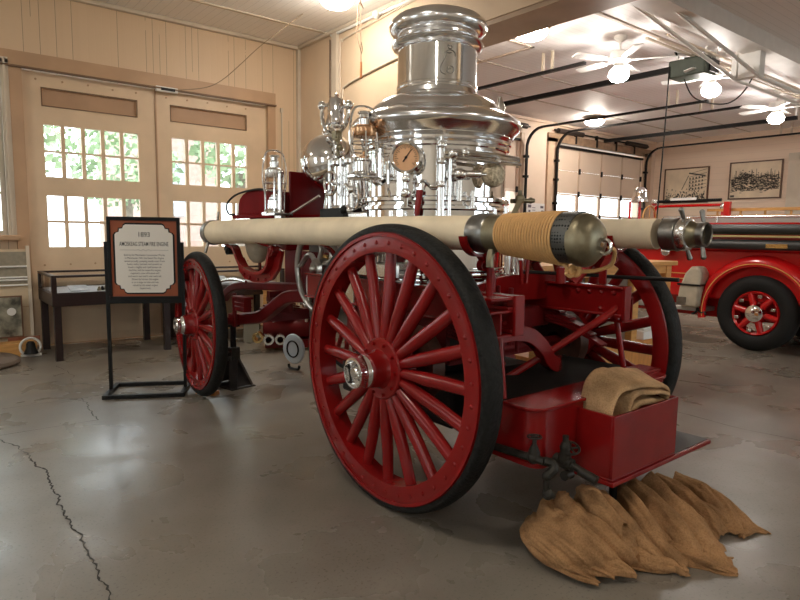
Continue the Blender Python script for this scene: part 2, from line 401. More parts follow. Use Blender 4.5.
# overhead garage doors
def garage(n, x0, x1, zt, ztop):
    d = MB(); nc = 4; h = .50; w = (x1-x0)/nc; z = ztop; k = 0
    while z > .05:
        zb = max(z-h, .02); hl = []
        if k == 2: hl = [(x0+w*i+.05, x0+w*(i+1)-.05, zb+.05, z-.04) for i in range(nc)]
        grid_wall(d, 'x', x0, x1, zb+.004, z-.004, YW+.02, YW+.06, hl)
        z = zb; k += 1
    o = struct(d.build('door_%d' % n, WALLR))
    MB().box(x0+.04, x1-.04, YW+.038, YW+.042, ztop-1.5+.04, ztop-1.0-.03).build('pane_row', GLASS, o)
    s = MB()
    for i in range(nc+1):
        x = min(max(x0+w*i, x0+.03), x1-.03); s.box(x-.02, x+.02, YW+.005, YW+.02, .05, ztop-.02)
    s.build('stiles', mat('stile_paint', (.55,.40,.29), .5), o)
    hg = MB()
    for i in range(nc+1):
        x = min(max(x0+w*i, x0+.03), x1-.03)
        for q in range(1, 6): hg.box(x-.025, x+.025, YW-.02, YW+.006, ztop-h*q-.06, ztop-h*q+.06)
    hg.build('hinges', BLACKM, o)
    MB().box(x0-.02, x1+.02, YW-.03, YW, ztop-.03, ztop+.02).build('top_strut', BLACKM, o)
    return o
garage(3, 6.72, 9.73, 0, 3.36); garage(4, 10.95, 14.38, 0, 3.36)
pw = MB()
for a, b in ((9.75, 9.85), (10.62, 10.93), (14.40, 14.75), (6.45, 6.7)): pw.box(a, b, YW-.05, YW, 0, 3.5)
struct(pw.build('trim_13', mat('door_post_paint', (.60,.42,.29), .5, var=.1)))
struct(MB().box(10.62, 14.75, YW-.05, YW, 3.42, 3.60).build('trim_14', mat('brown_header', (.33,.21,.13), .55, var=.3)))
# opening track hardware: things
def track_set(x0, x1, zt, yend, lab):
    t = thing('overhead_door_track', lab, 'door track', ((x0+x1)/2, YW-.1, 0), group=None)
    cx, cy = (x0+x1)/2, YW-.1
    for x in (x0, x1):
        p = [(x-cx, 0, .02)] + [(x-cx, 0, z) for z in (1, 2, zt-.42)] + [(x-cx, -.38*math.sin(math.radians(a))*0 - .38*(1-math.cos(math.radians(a))), zt-.38+.38*math.sin(math.radians(a))) for a in range(10, 91, 16)] + [(x-cx, yend-cy, zt)]
        MB().strap(p, (1,0,0), .055, .035).build('rail', BLACKM, t)
        for y in (yend+.5, (yend+6)/2): MB().box(x-cx-.015, x-cx+.015, y-cy-.015, y-cy+.015, zt, ZC2).build('hanger', TRIMW, t)
        r = MB()
        for z in (.6, 1.5, 2.1, 2.6, 3.0): r.box(x-cx-.05, x-cx+.05, -.03, .06, z, z+.05)
        r.build('roller_bracket', BLACKM, t)
    MB().cyl((x0-cx-.1, .02, zt+.06), (x1-cx+.1, .02, zt+.06), .018, n=8).build('torsion_shaft', BLACKM, t)
    for sx in (x0, x1-.9): MB().cyl((sx-cx+.02, .02, zt+.06), (sx-cx+.9, .02, zt+.06), .055, n=12).build('torsion_spring', mat('dark_spring', (.05,.035,.03), .5, .5), t)
    b = MB()
    for i in range(4): x = x0+.7+(x1-x0-1.2)*i/3; b.box(x-cx-.02, x-cx+.02, .03, .09, zt-.16, zt+.1)
    b.build('header_bracket', BLACKM, t)
    return t
track_set(6.62, 9.86, 3.57, 4.7, 'black overhead door tracks running back from the garage door beside the boiler')
track_set(10.86, 14.42, 3.60, 4.6, 'black overhead door tracks on the far garage door with four glazed panes')
def opener(x, zr, y0, y1, lab, box=True):
    t = thing('garage_door_opener', lab, 'door opener', (x, y0, zr))
    MB().box(-.03, .03, 0, y1-y0, -.035, .035).build('rail', BLACKM, t)
    if box:
        MB().box(-.22, .10, -.46, .02, -.17, .05).build('motor_housing', mat('opener_housing', (.05,.06,.045), .5, var=.3, vs=5, spec=.25), t, bev=.02)
        MB().box(-.12, .12, -.48, -.46, -.14, .02).cyl((0,-.25,.05),(0,-.25,.13),.08).cyl((.06,-.10,.05),(.06,-.10,.12),.05).build('gear_cover', BLACKM, t)
        MB().tube(smoothpath([(-.1,-.05,.10),(-.22,-.05,.22),(-.1,-.15,.26),(.05,-.3,.2)]), .014).build('conduit', BLACK, t)
        for q in (-.42, -.05):
            for xx in (-.14, .12): MB().box(xx, xx+.02, q-.012, q+.012, .0, ZC2-zr).build('hanger', WHITE, t)
        MB().tube(smoothpath([(-.05,-.10,-.12),(.0,-.25,-.42),(.25,-.55,-.5),(.45,-.72,-.25),(.5,-.8,.15)], 8), .009).build('loop_cable', BLACK, t)
    else:
        MB().box(-.02, .02, .0, .03, 0, ZC2-zr).build('hanger', WHITE, t)
    return t
OPN = opener(8.03, 3.66, 4.25, YW-.05, 'grey box door opener on a long black rail beside the ceiling fan')
MB().tube([(-.24,-.01,-.02),(-.26,-.01,-.8),(-.33,-.01,-2.05)], .009).build('release_cord', BLACK, OPN)
opener(12.65, 3.62, 4.4, YW-.05, 'slim black opener rail below the ceiling, leading to the far garage door', False)

# trussed white beam across the ceiling of the right bay
struct(MB().box(XP2, XR, 3.12, 3.40, 3.64, ZC2).build('trim_15', mat('white_beam_paint', (.78,.74,.70), .5, var=.06)))
rb = MB()
for y in (3.22, 3.48):
    rb.tube([(5.3,y,3.76),(7.98,y,3.36),(11.4,y,3.36),(14,y,3.76)], .022)
    rb.box(7.90, 8.05, y-.03, y+.03, 3.36, 3.66).box(11.3, 11.45, y-.03, y+.03, 3.36, 3.66)
rb.box(7.92, 8.03, 3.25, 3.46, 3.36, 3.66).box(11.32, 11.43, 3.25, 3.46, 3.36, 3.66)
struct(rb.build('trim_16', WHITE))
pp = MB()
for (y, z) in ((3.75, 3.72), (3.86, 3.70), (4.0, 3.74)): pp.cyl((6.8, y, z), (XR, y, z), .016, n=8)
struct(pp.build('trim_17', TRIMW))
struct(MB().box(5.3, 6.3, 5.24, 5.28, ZC2-.015, ZC2).box(6.26, 6.3, 5.24, 6.25, ZC2-.015, ZC2).build('trim_18', mat('hatch_trim', (.55,.45,.38), .6)))
struct(MB().box(5.3, XR, 4.00, 4.04, ZC2-.02, ZC2).box(XP2, XR, 7.2, 7.23, ZC2-.012, ZC2).box(XP2, XR, 6.1, 6.12, ZC2-.012, ZC2).build('trim_19', mat('seam_trim', (.50,.42,.36), .6)))
# floor cracks and saw cuts
def jag(P, amp, step=.03, seed=1):
    rnd = random.Random(seed); out = []
    for a, b in zip(P, P[1:]):
        a, b = V(a), V(b); n = max(2, int((b-a).length/step)); pr = (b-a).normalized().cross(V((0,0,1))); w = 0
        for i in range(n):
            w = w*.7 + rnd.uniform(-amp, amp); out.append(a + (b-a)*i/n + pr*w)
    out.append(V(P[-1])); return out
CR = mat('crack_dirt', (.03,.027,.023), .9)
ck = MB()
def ribbon(mb, P, w, seed=0):
    rnd = random.Random(seed); vs = []
    for i, p in enumerate(P):
        t = (P[min(i+1, len(P)-1)] - P[max(i-1, 0)]).normalized(); s = t.cross(V((0,0,1))); q = w*rnd.uniform(.4, 1.5)
        vs += [p + s*q + V((0,0,.0012)), p - s*q + V((0,0,.0012))]
    mb.add(vs, [(2*i, 2*i+1, 2*i+3, 2*i+2) for i in range(len(P)-1)])
P = jag([(.35,4.98,0),(.46,4.62,0),(.53,4.1,0),(.52,3.5,0),(.53,3.0,0),(.53,2.4,0),(.5,1.2,0)], .010, .02, 5)
ribbon(ck, P, .0045, 2)
ribbon(ck, jag([(.47,5.70,0),(1.04,5.69,0)], .002, .05, 1), .003); ribbon(ck, jag([(1.02,4.95,0),(.35,4.97,0),(-3,4.99,0)], .002, .05, 2), .003)
ribbon(ck, jag([(1.04,5.69,0),(1.02,4.95,0)], .014, .03, 3), .0035); ribbon(ck, jag([(1.0,5.9,0),(1.15,6.6,0),(1.1,7.2,0)], .012, .04, 4), .002)
ribbon(ck, jag([(4.95,3.1,0),(4.86,1.9,0),(4.95,1.4,0),(5.1,-.5,0)], .004, .05, 6), .004)
struct(ck.build('trim_20', CR))
# ------------------------------------------------------------------ steam fire engine (local frame: x right, y forward, z up)
EO = (2.72537, 2.49546, 0); ER = .0128
ENG = thing('steam_fire_engine', 'red horse-drawn steam fire engine with a tall nickel-plated boiler and large spoked wheels', 'fire engine', EO, ER)
def wheel(name, R, rim_o, rim_i, w, nsp, hub_r, flange_r, nrv):
    """wheel about local x axis, outboard side at -x"""
    o = MB().lathe([(rim_i,-w*.46),(rim_o-.012,-w*.5),(rim_o,-w*.45),(rim_o,w*.45),(rim_o-.012,w*.5),(rim_i,w*.46)], axis='x', n=96, closed=True)
    o.lathe([(rim_o-.022,-w*.5-.007),(rim_o-.004,-w*.5-.007),(rim_o-.002,-w*.4),(rim_o-.024,-w*.4)], axis='x', n=96, closed=True)
    o = o.build(name, RED, ENG)
    t = MB()
    prof = [(rim_o+.0,-w*.47)] + [(rim_o+(R-rim_o)*math.sin(math.radians(a))**.55, -w*.5*math.cos(math.radians(a))) for a in range(12, 169, 12)] + [(rim_o, w*.47)]
    t.lathe(prof, axis='x', n=96, closed=True); t.build('tyre', TYRE, o)
    for i in range(nsp):
        a = 2*PI*i/nsp; d = V((0, math.sin(a), math.cos(a))); s = MB(); vs = []; m = 12
        k = R/.75
        for q, (r, wa, wb, xo) in enumerate([(flange_r*.75, .022,.030,-.03),(flange_r*1.05,.029,.034,-.028),(flange_r*1.9,.036,.033,-.02),(rim_i*.72,.035,.030,-.008),(rim_i*.93,.033,.028,-.003),(rim_i+.012,.032,.027,0)]):
            tn = V((0, math.cos(a), -math.sin(a)))
            for j in range(m):
                b = 2*PI*j/m; vs.append(d*r + tn*(wa*k*math.cos(b)) + V((xo*k + wb*k*math.sin(b), 0, 0)))
        fs = []
        for q in range(5):
            for j in range(m): fs.append((q*m+j, q*m+(j+1) % m, (q+1)*m+(j+1) % m, (q+1)*m+j))
        fs += [tuple(range(m-1,-1,-1)), tuple(5*m+j for j in range(m))]
        s.add(vs, fs); s.build('spoke', RED, o)
    k = R/.75
    h = MB().lathe([(.02,.12*k),(hub_r*.95,.12*k),(flange_r*.9,.06*k),(flange_r,.045*k),(flange_r,-.062*k),(flange_r*.95,-.07*k),(hub_r+.012,-.074*k),(hub_r+.006,-.085*k),(hub_r,-.095*k),(hub_r*.97,-.158*k),(hub_r*.90,-.163*k),(.02,-.163*k)], axis='x', n=40)
    h.build('hub', RED, o)
    cr = hub_r*.86
    c = MB().lathe([(cr*.6,-.163*k),(cr,-.163*k),(cr*1.06,-.172*k),(cr*.96,-.186*k),(cr*.93,-.222*k),(cr*.99,-.230*k),(cr*.99,-.238*k),(cr*.86,-.24*k),(cr*.84,-.20*k),(cr*.6,-.195*k)], axis='x', n=36, closed=True)
    c = c.build('hub_cap', CHROME, o)
    MB().lathe([(.0001,-.19*k),(cr*.85,-.192*k)], axis='x', n=30).build('recess_shade', BLACKM, c)  # black disc stands in for shade inside the hollow cap
    MB().lathe([(cr*.45,-.192*k),(cr*.44,-.222*k),(cr*.3,-.236*k),(.0001,-.238*k)], axis='x', n=24).build('axle_nut', CHROMEB, c)
    rv = MB().sphere((0,0,0), .0115*k, (.7,1,1), 8, 5).build('rivet', RED, o); nb = MB().cyl((0,0,0), (-.026*k,0,0), .011*k, .008*k, 6).build('hub_bolt', RED, o)
    def spread(src, n, r, x, ph=.5):
        for i in range(n):
            q = src if i == 0 else src.copy()
            if i: COL.objects.link(q); q.parent = o
            a = 2*PI*(i+ph)/n; q.location = (x, r*math.sin(a), r*math.cos(a))
    spread(rv, nrv, (rim_i+rim_o)/2-.003, -w*.485); spread(nb, 10, (hub_r+flange_r)/2+.008, -.062*k)
    return o
WL = wheel('rear_wheel', .75, .708, .606, .122, 20, .092, .162, 40); WL.location = (-.807, 0, .75); WL['label'] = 'large near-side rear wheel with rubber tyre'
WR = dup(WL, (.816, 0, .75), (0,0,PI), 'large off-side rear wheel seen from its inner face')
FL = wheel('front_wheel', .628, .568, .485, .096, 16, .085, .14, 32); FL.location = (-.795, 2.690, .640); FL.rotation_euler = (0,0,-.07); FL['label'] = 'smaller near-side front wheel'
FR = dup(FL, (.795, 2.76, .640), (0,0,PI-.07), 'smaller off-side front wheel')
P = lambda mb, name, m=None, **k: mb.build(name, m or REDD, ENG, **k)
def scatter(src, par, pts):
    for i, p in enumerate(pts):
        q = src if i == 0 else src.copy()
        if i: COL.objects.link(q); q.parent = par
        q.location = p
# axles, drums
P(MB().cyl((-.72,0,.75),(.72,0,.75),.036).box(-.40,.40,-.03,.03,.71,.79), 'rear_axle', REDD)
for sx in (-1, 1):
    d = MB().lathe([(.06,-.05),(.17,-.05),(.205,-.04),(.205,.045),(.17,.05),(.06,.05)], (sx*.645,0,.75), 'x', 40, closed=True)
    d = P(d, 'brake_drum', mat('drum_iron_%d' % sx, (.10,.045,.03), .5, .4, var=.4, vs=12))
    b = MB().cyl((sx*.022,0,0), (0,0,0), .013, n=6).build('bolt', PIPE, d)
    scatter(b, d, [(sx*.578, .13*math.sin(2*PI*i/8), .75+.13*math.cos(2*PI*i/8)) for i in range(8)])
# chassis rails with rear end brackets
for sx in (-1, 1):
    x = -.52 if sx < 0 else .425
    r = MB().box(x-.018,x+.018,-.60,1.30,1.0,1.155).box(x-.04,x+.04,-.60,1.30,1.148,1.165).box(x-.04,x+.04,-.60,1.30,.99,1.006)
    P(r, 'chassis_rail', RED, bev=.004)
    e = MB().box(x-.03,x+.035,-.62,-.60,.975,1.168)
    if sx < 0: e.box(x-.065,x+.02,-.60,-.50,1.10,1.115).box(x-.18,x-.01,-.60,-.48,1.085,1.10).box(x-.115,x-.10,-.60,-.48,.985,1.085).box(x-.18,x-.01,-.60,-.48,.97,.985).box(x-.18,x-.01,-.60,-.48,1.145,1.16)
    else: e.box(x+.02,x+.13,-.58,-.48,1.085,1.10).box(x+.12,x+.13,-.58,-.48,.965,1.085).box(x+.02,x+.13,-.58,-.48,.95,.965)
    e = P(e, 'rail_end_bracket', RED, bev=.004)
    scatter(MB().sphere((0,0,0), .017, n=10, m=6).build('bolt', RED, e), e, [(x-.02, y, z) for y in (-.30,-.38,-.46,-.54) for z in (1.125,1.03) if z > 1.1 or y < -.40])
# curved cross plate around the boiler back, lower swan-neck springs
cp = [(-.52,-.33,1.12),(-.40,-.26,1.12),(-.25,-.17,1.12),(-.10,-.10,1.125),(.10,-.05,1.13),(.35,-.05,1.13),(.52,-.05,1.13)]
P(MB().strap(smoothpath(cp), (0,0,1), .16, .03), 'cross_plate', RED, bev=.003)
P(MB().strap(smoothpath([(-.50,-.36,.90),(-.36,-.35,.925),(-.22,-.35,.925),(-.11,-.35,.90),(.0,-.35,.825),(.09,-.34,.735),(.17,-.33,.70),(.23,-.30,.70)]), (0,1,0), .06, .085), 'curved_hanger', RED, bev=.006)
for sx in (-1, 1):
    P(MB().cyl((.50 if sx > 0 else -.53,-.50,1.0),(sx*.54,-.56,.62),.017).cyl((.50 if sx > 0 else -.53,-.50,1.01),(.50 if sx > 0 else -.53,-.50,.96),.03), 'step_hanger', RED)
P(MB().tube([(.43,-.56,1.05),(.38,-.54,1.01),(.10,-.36,.80),(-.22,-.20,.60)], .021), 'diagonal_brace', RED)
P(MB().cyl((-.13,-.14,.86),(-.13,-.14,1.16),.009).cyl((-.13,-.14,1.08),(-.13,-.20,1.10),.018).cyl((.0,-.12,.80),(.0,-.12,1.14),.014).cyl((.07,-.12,.75),(.07,-.12,1.05),.012), 'brake_rods', REDD)
P(MB().box(.05,.48,-.04,.16,.87,1.0), 'cross_box', REDD, bev=.01)
# full elliptic rear springs above the axle
for sx in (-1, 1):
    s = MB()
    for k in range(5):
        L = .46-.075*k
        s.strap([(sx*.46, y, .80+.018*k+.10*(1-(y/.46)**2)*0 - .11*((y/.46)**2) + .11) for y in [L*(-1+2*i/12) for i in range(13)]], (1,0,0), .07, .014)
    P(s, 'leaf_spring', REDD)
# boiler ------------------------------------------------------------
BX, BY = -.028, .53
lat = V((.737,-.676,0)); out = V((-.676,-.737,0))
def bp(l, o, z): return V((BX,BY,0)) + lat*l + out*o + V((0,0,z))
def L_(prof): return MB().lathe(prof, (BX,BY,0), n=72)
BO = P(L_([(.05,1.13),(.45,1.13),(.452,1.17),(.455,1.62),(.455,1.97),(.05,1.975)]), 'boiler_jacket', CHROME)
P(L_([(.40,.42),(.42,.44),(.42,1.12),(.30,1.14)]), 'firebox', BLACKM)
def hoops(zs, r0, name):
    m = MB()
    for z, h, p in zs:
        m.lathe([(r0-.02,z-h/2),(r0+p*.7,z-h/2),(r0+p,z-h*.25),(r0+p,z+h*.25),(r0+p*.7,z+h/2),(r0-.02,z+h/2)], (BX,BY,0), n=72, closed=True)
    return P(m, name, CHROME)
hoops([(1.155,.035,.035),(1.195,.03,.03),(1.235,.02,.018)], .45, 'lower_boiler_bands')
hoops([(1.655,.036,.030),(1.605,.034,.026)], .455, 'middle_boiler_bands')
hoops([(1.975,.03,.022),(2.01,.025,.032),(2.045,.02,.04),(2.075,.02,.05)], .452, 'upper_boiler_bands')
P(L_([(.44,1.96),(.465,1.97),(.485,2.03),(.50,2.06),(.53,2.09),(.545,2.11),(.548,2.125),(.54,2.145),(.515,2.165),(.48,2.185),(.445,2.20),(.425,2.21),(.42,2.222),(.41,2.238),(.375,2.27),(.33,2.295),(.29,2.31),(.268,2.32),(.262,2.345),(.255,2.35)]), 'boiler_crown', CROWN)
ST = P(L_([(.255,2.33),(.255,2.36),(.261,2.365),(.261,2.378),(.256,2.383),(.253,2.60),(.254,2.61)]), 'smokestack', CHROME)
P(L_([(.24,2.595),(.262,2.598),(.285,2.612),(.295,2.632),(.288,2.650),(.270,2.662),(.258,2.668),(.258,2.68),(.275,2.688),(.298,2.705),(.31,2.728),(.312,2.748),(.302,2.772),(.275,2.797),(.22,2.820),(.15,2.835),(.13,2.836),(.12,2.825),(.0001,2.82)]), 'stack_cap', CROWN)
# engraved seahorse on the stack: raised line work
def stackline(pts, name='engraving'):
    path = []
    for (u, w) in pts:
        a = math.asin(max(-1, min(1, u/.2565))); path.append(V((BX,BY,0)) + lat*(.2565*math.sin(a)) + out*(.2565*math.cos(a)) + V((0,0,w)))
    return path
e = MB()
for pl in ([(.075,2.57),(.062,2.578),(.066,2.56),(.078,2.556),(.088,2.566),(.08,2.575)], [(.045,2.53),(.06,2.545),(.085,2.548),(.105,2.535),(.108,2.515)], [(.05,2.53),(.05,2.51),(.035,2.48),(.02,2.45),(.022,2.42),(.05,2.405)], [(.06,2.44),(.075,2.455),(.095,2.45),(.10,2.43),(.085,2.415),(.06,2.42),(.065,2.435),(.085,2.44)], [(.055,2.535),(.07,2.53),(.085,2.535)]):
    e.tube(stackline([tuple(v)[:2] for v in smoothpath([(a,b,0) for a,b in pl])]), .0022, 5)
e.build('engraved_emblem', STEEL, ST)
# gauge
def ring(c, nrm, prof, n=36):
    q = V(nrm).to_track_quat('Z','Y').to_matrix().to_4x4(); return MB().lathe(prof, M=Matrix.Translation(V(c)) @ q, n=n)
gn = (V((-2.757,-2.46,1.456)) - bp(-.165,.5,1.88)); gn = (gn.normalized() + out*.5 - lat*.25).normalized(); gc = bp(-.165,.52,1.88)
G = P(ring(gc, gn, [(.0001,-.045),(.07,-.045),(.078,-.03),(.08,.0),(.09,.004),(.092,.016),(.082,.022),(.074,.016),(.074,.008)]), 'pressure_gauge', CHROME)
ring(gc, gn, [(.074,.0095),(.0001,.0095)]).build('dial_face', mat('dial_face', (.72,.42,.24), .5, spec=.1), G)
q = V(gn).to_track_quat('Z','Y').to_matrix().to_4x4(); Mg = Matrix.Translation(gc) @ q
h = MB()
h.add([(-.004,-.03,.013),(.004,-.03,.013),(.0015,.055,.013),(-.0015,.055,.013)], [(0,1,2,3)], Mg @ Matrix.Rotation(math.radians(-35),4,'Z')).lathe([(.008,.009),(.008,.014),(.0001,.015)], M=Mg, n=10)
for i in range(24):
    a = math.radians(-130+260*i/23); l = .012 if i % 4 else .02
    h.box(-.0012,.0012,.066-l,.066,.0095,.0115, Mg @ Matrix.Rotation(a,4,'Z'))
h.build('needle', BLACK, G)
P(MB().cyl(gc-V((0,0,.08)), gc-V((0,0,.22)), .016).sphere(gc-V((0,0,.12)), .026).sphere(gc-V((0,0,.20)), .03).tube([gc-V((0,0,.22)), gc-V((.0,0,.27)), bp(-.17,.44,1.63)], .014).cyl(gc-V(gn)*.04, bp(-.18,.44,1.92), .02).tube(smoothpath([bp(-.24,.46,1.93),bp(-.27,.48,1.86),bp(-.27,.48,1.72),bp(-.26,.46,1.66)]), .009), 'gauge_pipe', CHROME)
P(MB().cyl(bp(-.10,.50,1.56), bp(-.085,.50,1.70), .017,.022).cyl(bp(-.10,.5,1.45), bp(-.10,.5,1.57), .013), 'red_lever', RED)
# water column, pipes, try cocks
P(MB().cyl(bp(.035,.52,1.50), bp(.035,.52,1.94), .024).sphere(bp(.035,.52,1.95), .03).cyl(bp(.035,.52,1.95), bp(.035,.52,2.0), .012).sphere(bp(.035,.52,1.86), .03).sphere(bp(.035,.52,1.73), .03).cyl(bp(.035,.46,1.94), bp(.035,.52,1.94), .018).cyl(bp(.085,.53,1.50), bp(.085,.53,1.92), .010), 'water_column', CHROME)
P(MB().tube(smoothpath([bp(-.03,.52,1.72), bp(-.06,.56,1.745), bp(-.09,.57,1.735), bp(-.10,.57,1.71)]), .010).cyl(bp(.035,.52,1.72), bp(-.03,.52,1.72), .014), 'try_cock', CHROME)
P(MB().tube([bp(.05,.52,1.915), bp(.16,.52,1.91), bp(.34,.44,1.905), bp(.50,.27,1.90)], .018).tube([bp(.05,.53,1.885), bp(.2,.53,1.87), bp(.36,.45,1.865), bp(.51,.28,1.87)], .012).sphere(bp(.17,.52,1.91), .027).sphere(bp(.10,.53,1.90), .03).sphere(bp(.36,.44,1.87), .022), 'grab_rail', CHROMEB)
hw = bp(.34,.40,1.80)
HW = P(ring(hw, out + lat*.4, [(.02,-.02),(.062,-.018),(.075,-.006),(.075,.006),(.064,.016),(.03,.024),(.0001,.026)], 40), 'valve_handwheel', mat('knurled_nickel', (.66,.56,.40), .35, .9, bump=1, bs=60, var=.5, vs=60))
P(MB().cyl(bp(.07,.52,1.79), bp(.26,.45,1.795), .022).sphere(bp(.14,.50,1.79), .045,(1,1,.8)).cyl(bp(.14,.50,1.79), bp(.14,.50,1.64), .016).cyl(bp(.22,.46,1.70), bp(.22,.46,1.60), .014).sphere(bp(.10,.51,1.84), .022).cyl(bp(.10,.51,1.79), bp(.10,.51,1.88), .012).cyl(bp(.26,.45,1.795), hw, .01), 'globe_valve', CHROMEB)
P(MB().strap([bp(.45,.33,1.50), bp(.48,.31,1.58), bp(.52,.28,1.66)], lat, .035, .014).cyl(bp(.47,.25,1.655), bp(.62,.15,1.665), .014).sphere(bp(.52,.25,1.67), .03).sphere(bp(.60,.15,1.665), .02).cyl(bp(.52,.25,1.67), bp(.52,.25,1.72), .012), 'throttle_lever', DULL)
P(MB().cyl(bp(.43,.30,1.4), bp(.43,.30,1.62), .012).cyl(bp(.36,.36,1.4), bp(.36,.36,1.60), .012).cyl(bp(-.25,.50,1.3), bp(-.25,.5,1.58), .012), 'small_pipes', CHROME)
# pieces right below the hose behind the boiler
P(MB().lathe([(.055,1.155),(.055,1.17),(.042,1.18),(.042,1.32),(.05,1.33),(.05,1.36),(.0001,1.37)], (.22,.02,0), n=24).cyl((.10,.0,1.16),(.10,.0,1.34),.02).cyl((.15,-.02,1.2),(.28,-.02,1.2),.012), 'feed_pump', CHROME)
P(MB().cyl((.34,-.22,1.16),(.34,-.22,1.26),.03), 'post_cap', RED); P(MB().cyl((.46,-.2,1.17),(.46,-.2,1.25),.045,.035), 'oil_box', RED)
P(MB().tube([(.42,-.25,1.16),(.52,-.28,1.26),(.55,-.32,1.33)], .03), 'brake_post', RED); P(MB().cyl((.16,-.1,1.16),(.17,-.1,1.3),.012), 'stay_rod', RED); P(MB().cyl((.12,-.1,1.16),(.10,-.1,1.3),.012), 'stay_rod', RED)
P(MB().cyl((.2,.0,1.225),(.66,-.30,1.20),.011).cyl((.66,-.28,1.198),(.68,-.78,1.206),.012), 'brake_lever', BLACKM)
P(MB().lathe([(.0001,1.765),(.10,1.765),(.105,1.772),(.0001,1.776)], (-.60,.53,0), n=28).strap([(-.56,.53,1.77),(-.48,.53,1.74),(-.40,.53,1.72)], (0,1,0), .06, .012), 'lantern_shelf', CHROMEB)
# safety valve / steam siphon beside the stack
P(MB().lathe([(.03,2.05),(.03,2.18),(.04,2.19),(.035,2.30),(.02,2.33),(.012,2.36),(.0001,2.365)], tuple(bp(.42,-.15,0)), n=20), 'safety_valve', CHROMEB)
# pump: steam columns, air chamber, whistle bells, handwheel --------------
PX = -.16
P(MB().box(-.36,.34,1.03,1.42,1.55,1.62), 'pump_bed', BLACKM, bev=.01)
P(MB().box(-.34,.30,1.05,1.62,.78,1.42).cyl((-.36,1.2,1.1),(-.30,1.2,1.1),.12), 'pump_block', mat('pump_casting', (.20,.19,.18), .35, .7, var=.4, vs=10), bev=.02)
for (x, y) in ((-.24,1.29),(-.24,1.13),(.12,1.29),(.12,1.13)):
    P(MB().lathe([(.085,1.60),(.088,1.63),(.072,1.645),(.07,1.92),(.088,1.935),(.088,1.955),(.06,1.965),(.03,1.985),(.0001,1.99)], (x,y,0), n=28), 'steam_cylinder', CHROME)
P(MB().box(-.31,.2,1.06,1.36,1.955,1.97).cyl((-.05,1.2,1.97),(-.05,1.2,2.02),.05), 'cylinder_head_plate', CHROMEB, bev=.004)
for i, (x, y) in enumerate(((-.31,1.36),(-.31,1.21),(-.31,1.06))):
    P(MB().cyl((x,y,1.60),(x,y,1.97),.014), 'tie_rod', CHROME)
AC = (-.12,1.66,1.99)
P(MB().sphere(AC, .222, n=44, m=26).lathe([(.05,.26),(.058,.23),(.045,.20)], AC, n=24).lathe([(.06,-.36),(.045,-.28),(.06,-.22),(.10,-.185)], AC, n=24).lathe([(.21,-.012),(.228,-.012),(.228,.012),(.21,.012)], AC, n=44, closed=True), 'air_chamber', CHROME)
P(MB().cyl((-.05,1.62,1.5),(-.05,1.62,1.66),.05).cyl((-.05,1.64,1.42),(-.05,1.64,1.52),.09).sphere((-.2,1.52,1.60),.03).cyl((-.2,1.52,1.50),(-.2,1.52,1.72),.018).sphere((-.2,1.52,1.70),.026), 'air_chamber_stem', CHROMEB)
hc = V((-.40,1.21,1.79))
w = MB().torus(hc, .082, .008, 'x', 36, 8)
for i in range(5):
    a = 2*PI*i/5; w.tube([hc, hc+V((.01,.045*math.sin(a+.25),.045*math.cos(a+.25))), hc+V((0,.082*math.sin(a),.082*math.cos(a)))], .006, 6)
w.cyl(hc-V((.015,0,0)), hc+V((.09,0,0)), .011)
P(w, 'steam_handwheel', CHROME)
P(MB().cyl((-.36,1.0,1.62),(-.36,1.0,1.86),.016).sphere((-.36,1.0,1.74),.03).cyl((-.36,1.08,1.78),(-.36,.96,1.70),.012).sphere((-.36,.95,1.69),.018).sphere((-.37,1.02,1.60),.03), 'lubricator', CHROMEB)
P(MB().sphere((-.40,1.04,1.60),.03).sphere((-.40,1.02,1.56),.022).cyl((-.38,1.04,1.60),(-.3,1.04,1.60),.012), 'drain_cock', BLACKM)
P(MB().strap(smoothpath([(-.36,.94,1.78),(-.37,.90,1.70),(-.36,.93,1.63),(-.36,1.0,1.60)]), (1,0,0), .02, .012).cyl((-.34,.78,1.58),(-.34,.78,1.80),.02).sphere((-.34,.78,1.80),.028).sphere((-.34,.78,1.67),.03).cyl((-.38,.74,1.67),(-.28,.82,1.67),.012).cyl((-.3,.7,1.58),(-.3,.7,1.75),.013).lathe([(.09,1.585),(.09,1.60),(.05,1.61),(.03,1.66)], (-.34,.72,0), n=24), 'oil_cups', CHROME)
P(MB().box(-.40,-.05,.78,1.05,1.50,1.585), 'valve_chest', CHROMEB, bev=.01)
# twin-bell steam whistle on curved yoke
wx, wy = -.2, 1.43
W_ = MB().tube(smoothpath([(wx,wy+.21,2.40),(wx,wy+.21,2.31),(wx,wy+.15,2.22),(wx,wy+.03,2.16),(wx,wy-.06,2.20),(wx,wy-.13,2.26),(wx,wy-.15,2.33)]), .017)
W_ = P(W_.sphere((wx,wy+.21,2.41), .034).sphere((wx,wy-.15,2.36), .034).cyl((wx,wy+.20,2.41),(wx,wy+.08,2.40),.014).cyl((wx,wy-.14,2.36),(wx,wy-.06,2.36),.014).cyl((wx,wy,2.0),(wx,wy,2.20),.022).sphere((wx,wy,2.12),.036).sphere((wx,wy-.03,2.04),.04), 'whistle_yoke', CHROME)
P(MB().lathe([(.030,2.21),(.05,2.215),(.05,2.23),(.03,2.24),(.058,2.245),(.058,2.405),(.052,2.415),(.02,2.418),(.012,2.44),(.018,2.45),(.0001,2.46)], (wx-.03,wy-.035,0), n=28), 'whistle_bell', CHROME)
P(MB().lathe([(.085,2.25),(.08,2.27),(.062,2.30),(.055,2.42),(.04,2.45),(.0001,2.46)], (wx+.03,wy+.07,0), n=28), 'alarm_bell', CHROME)
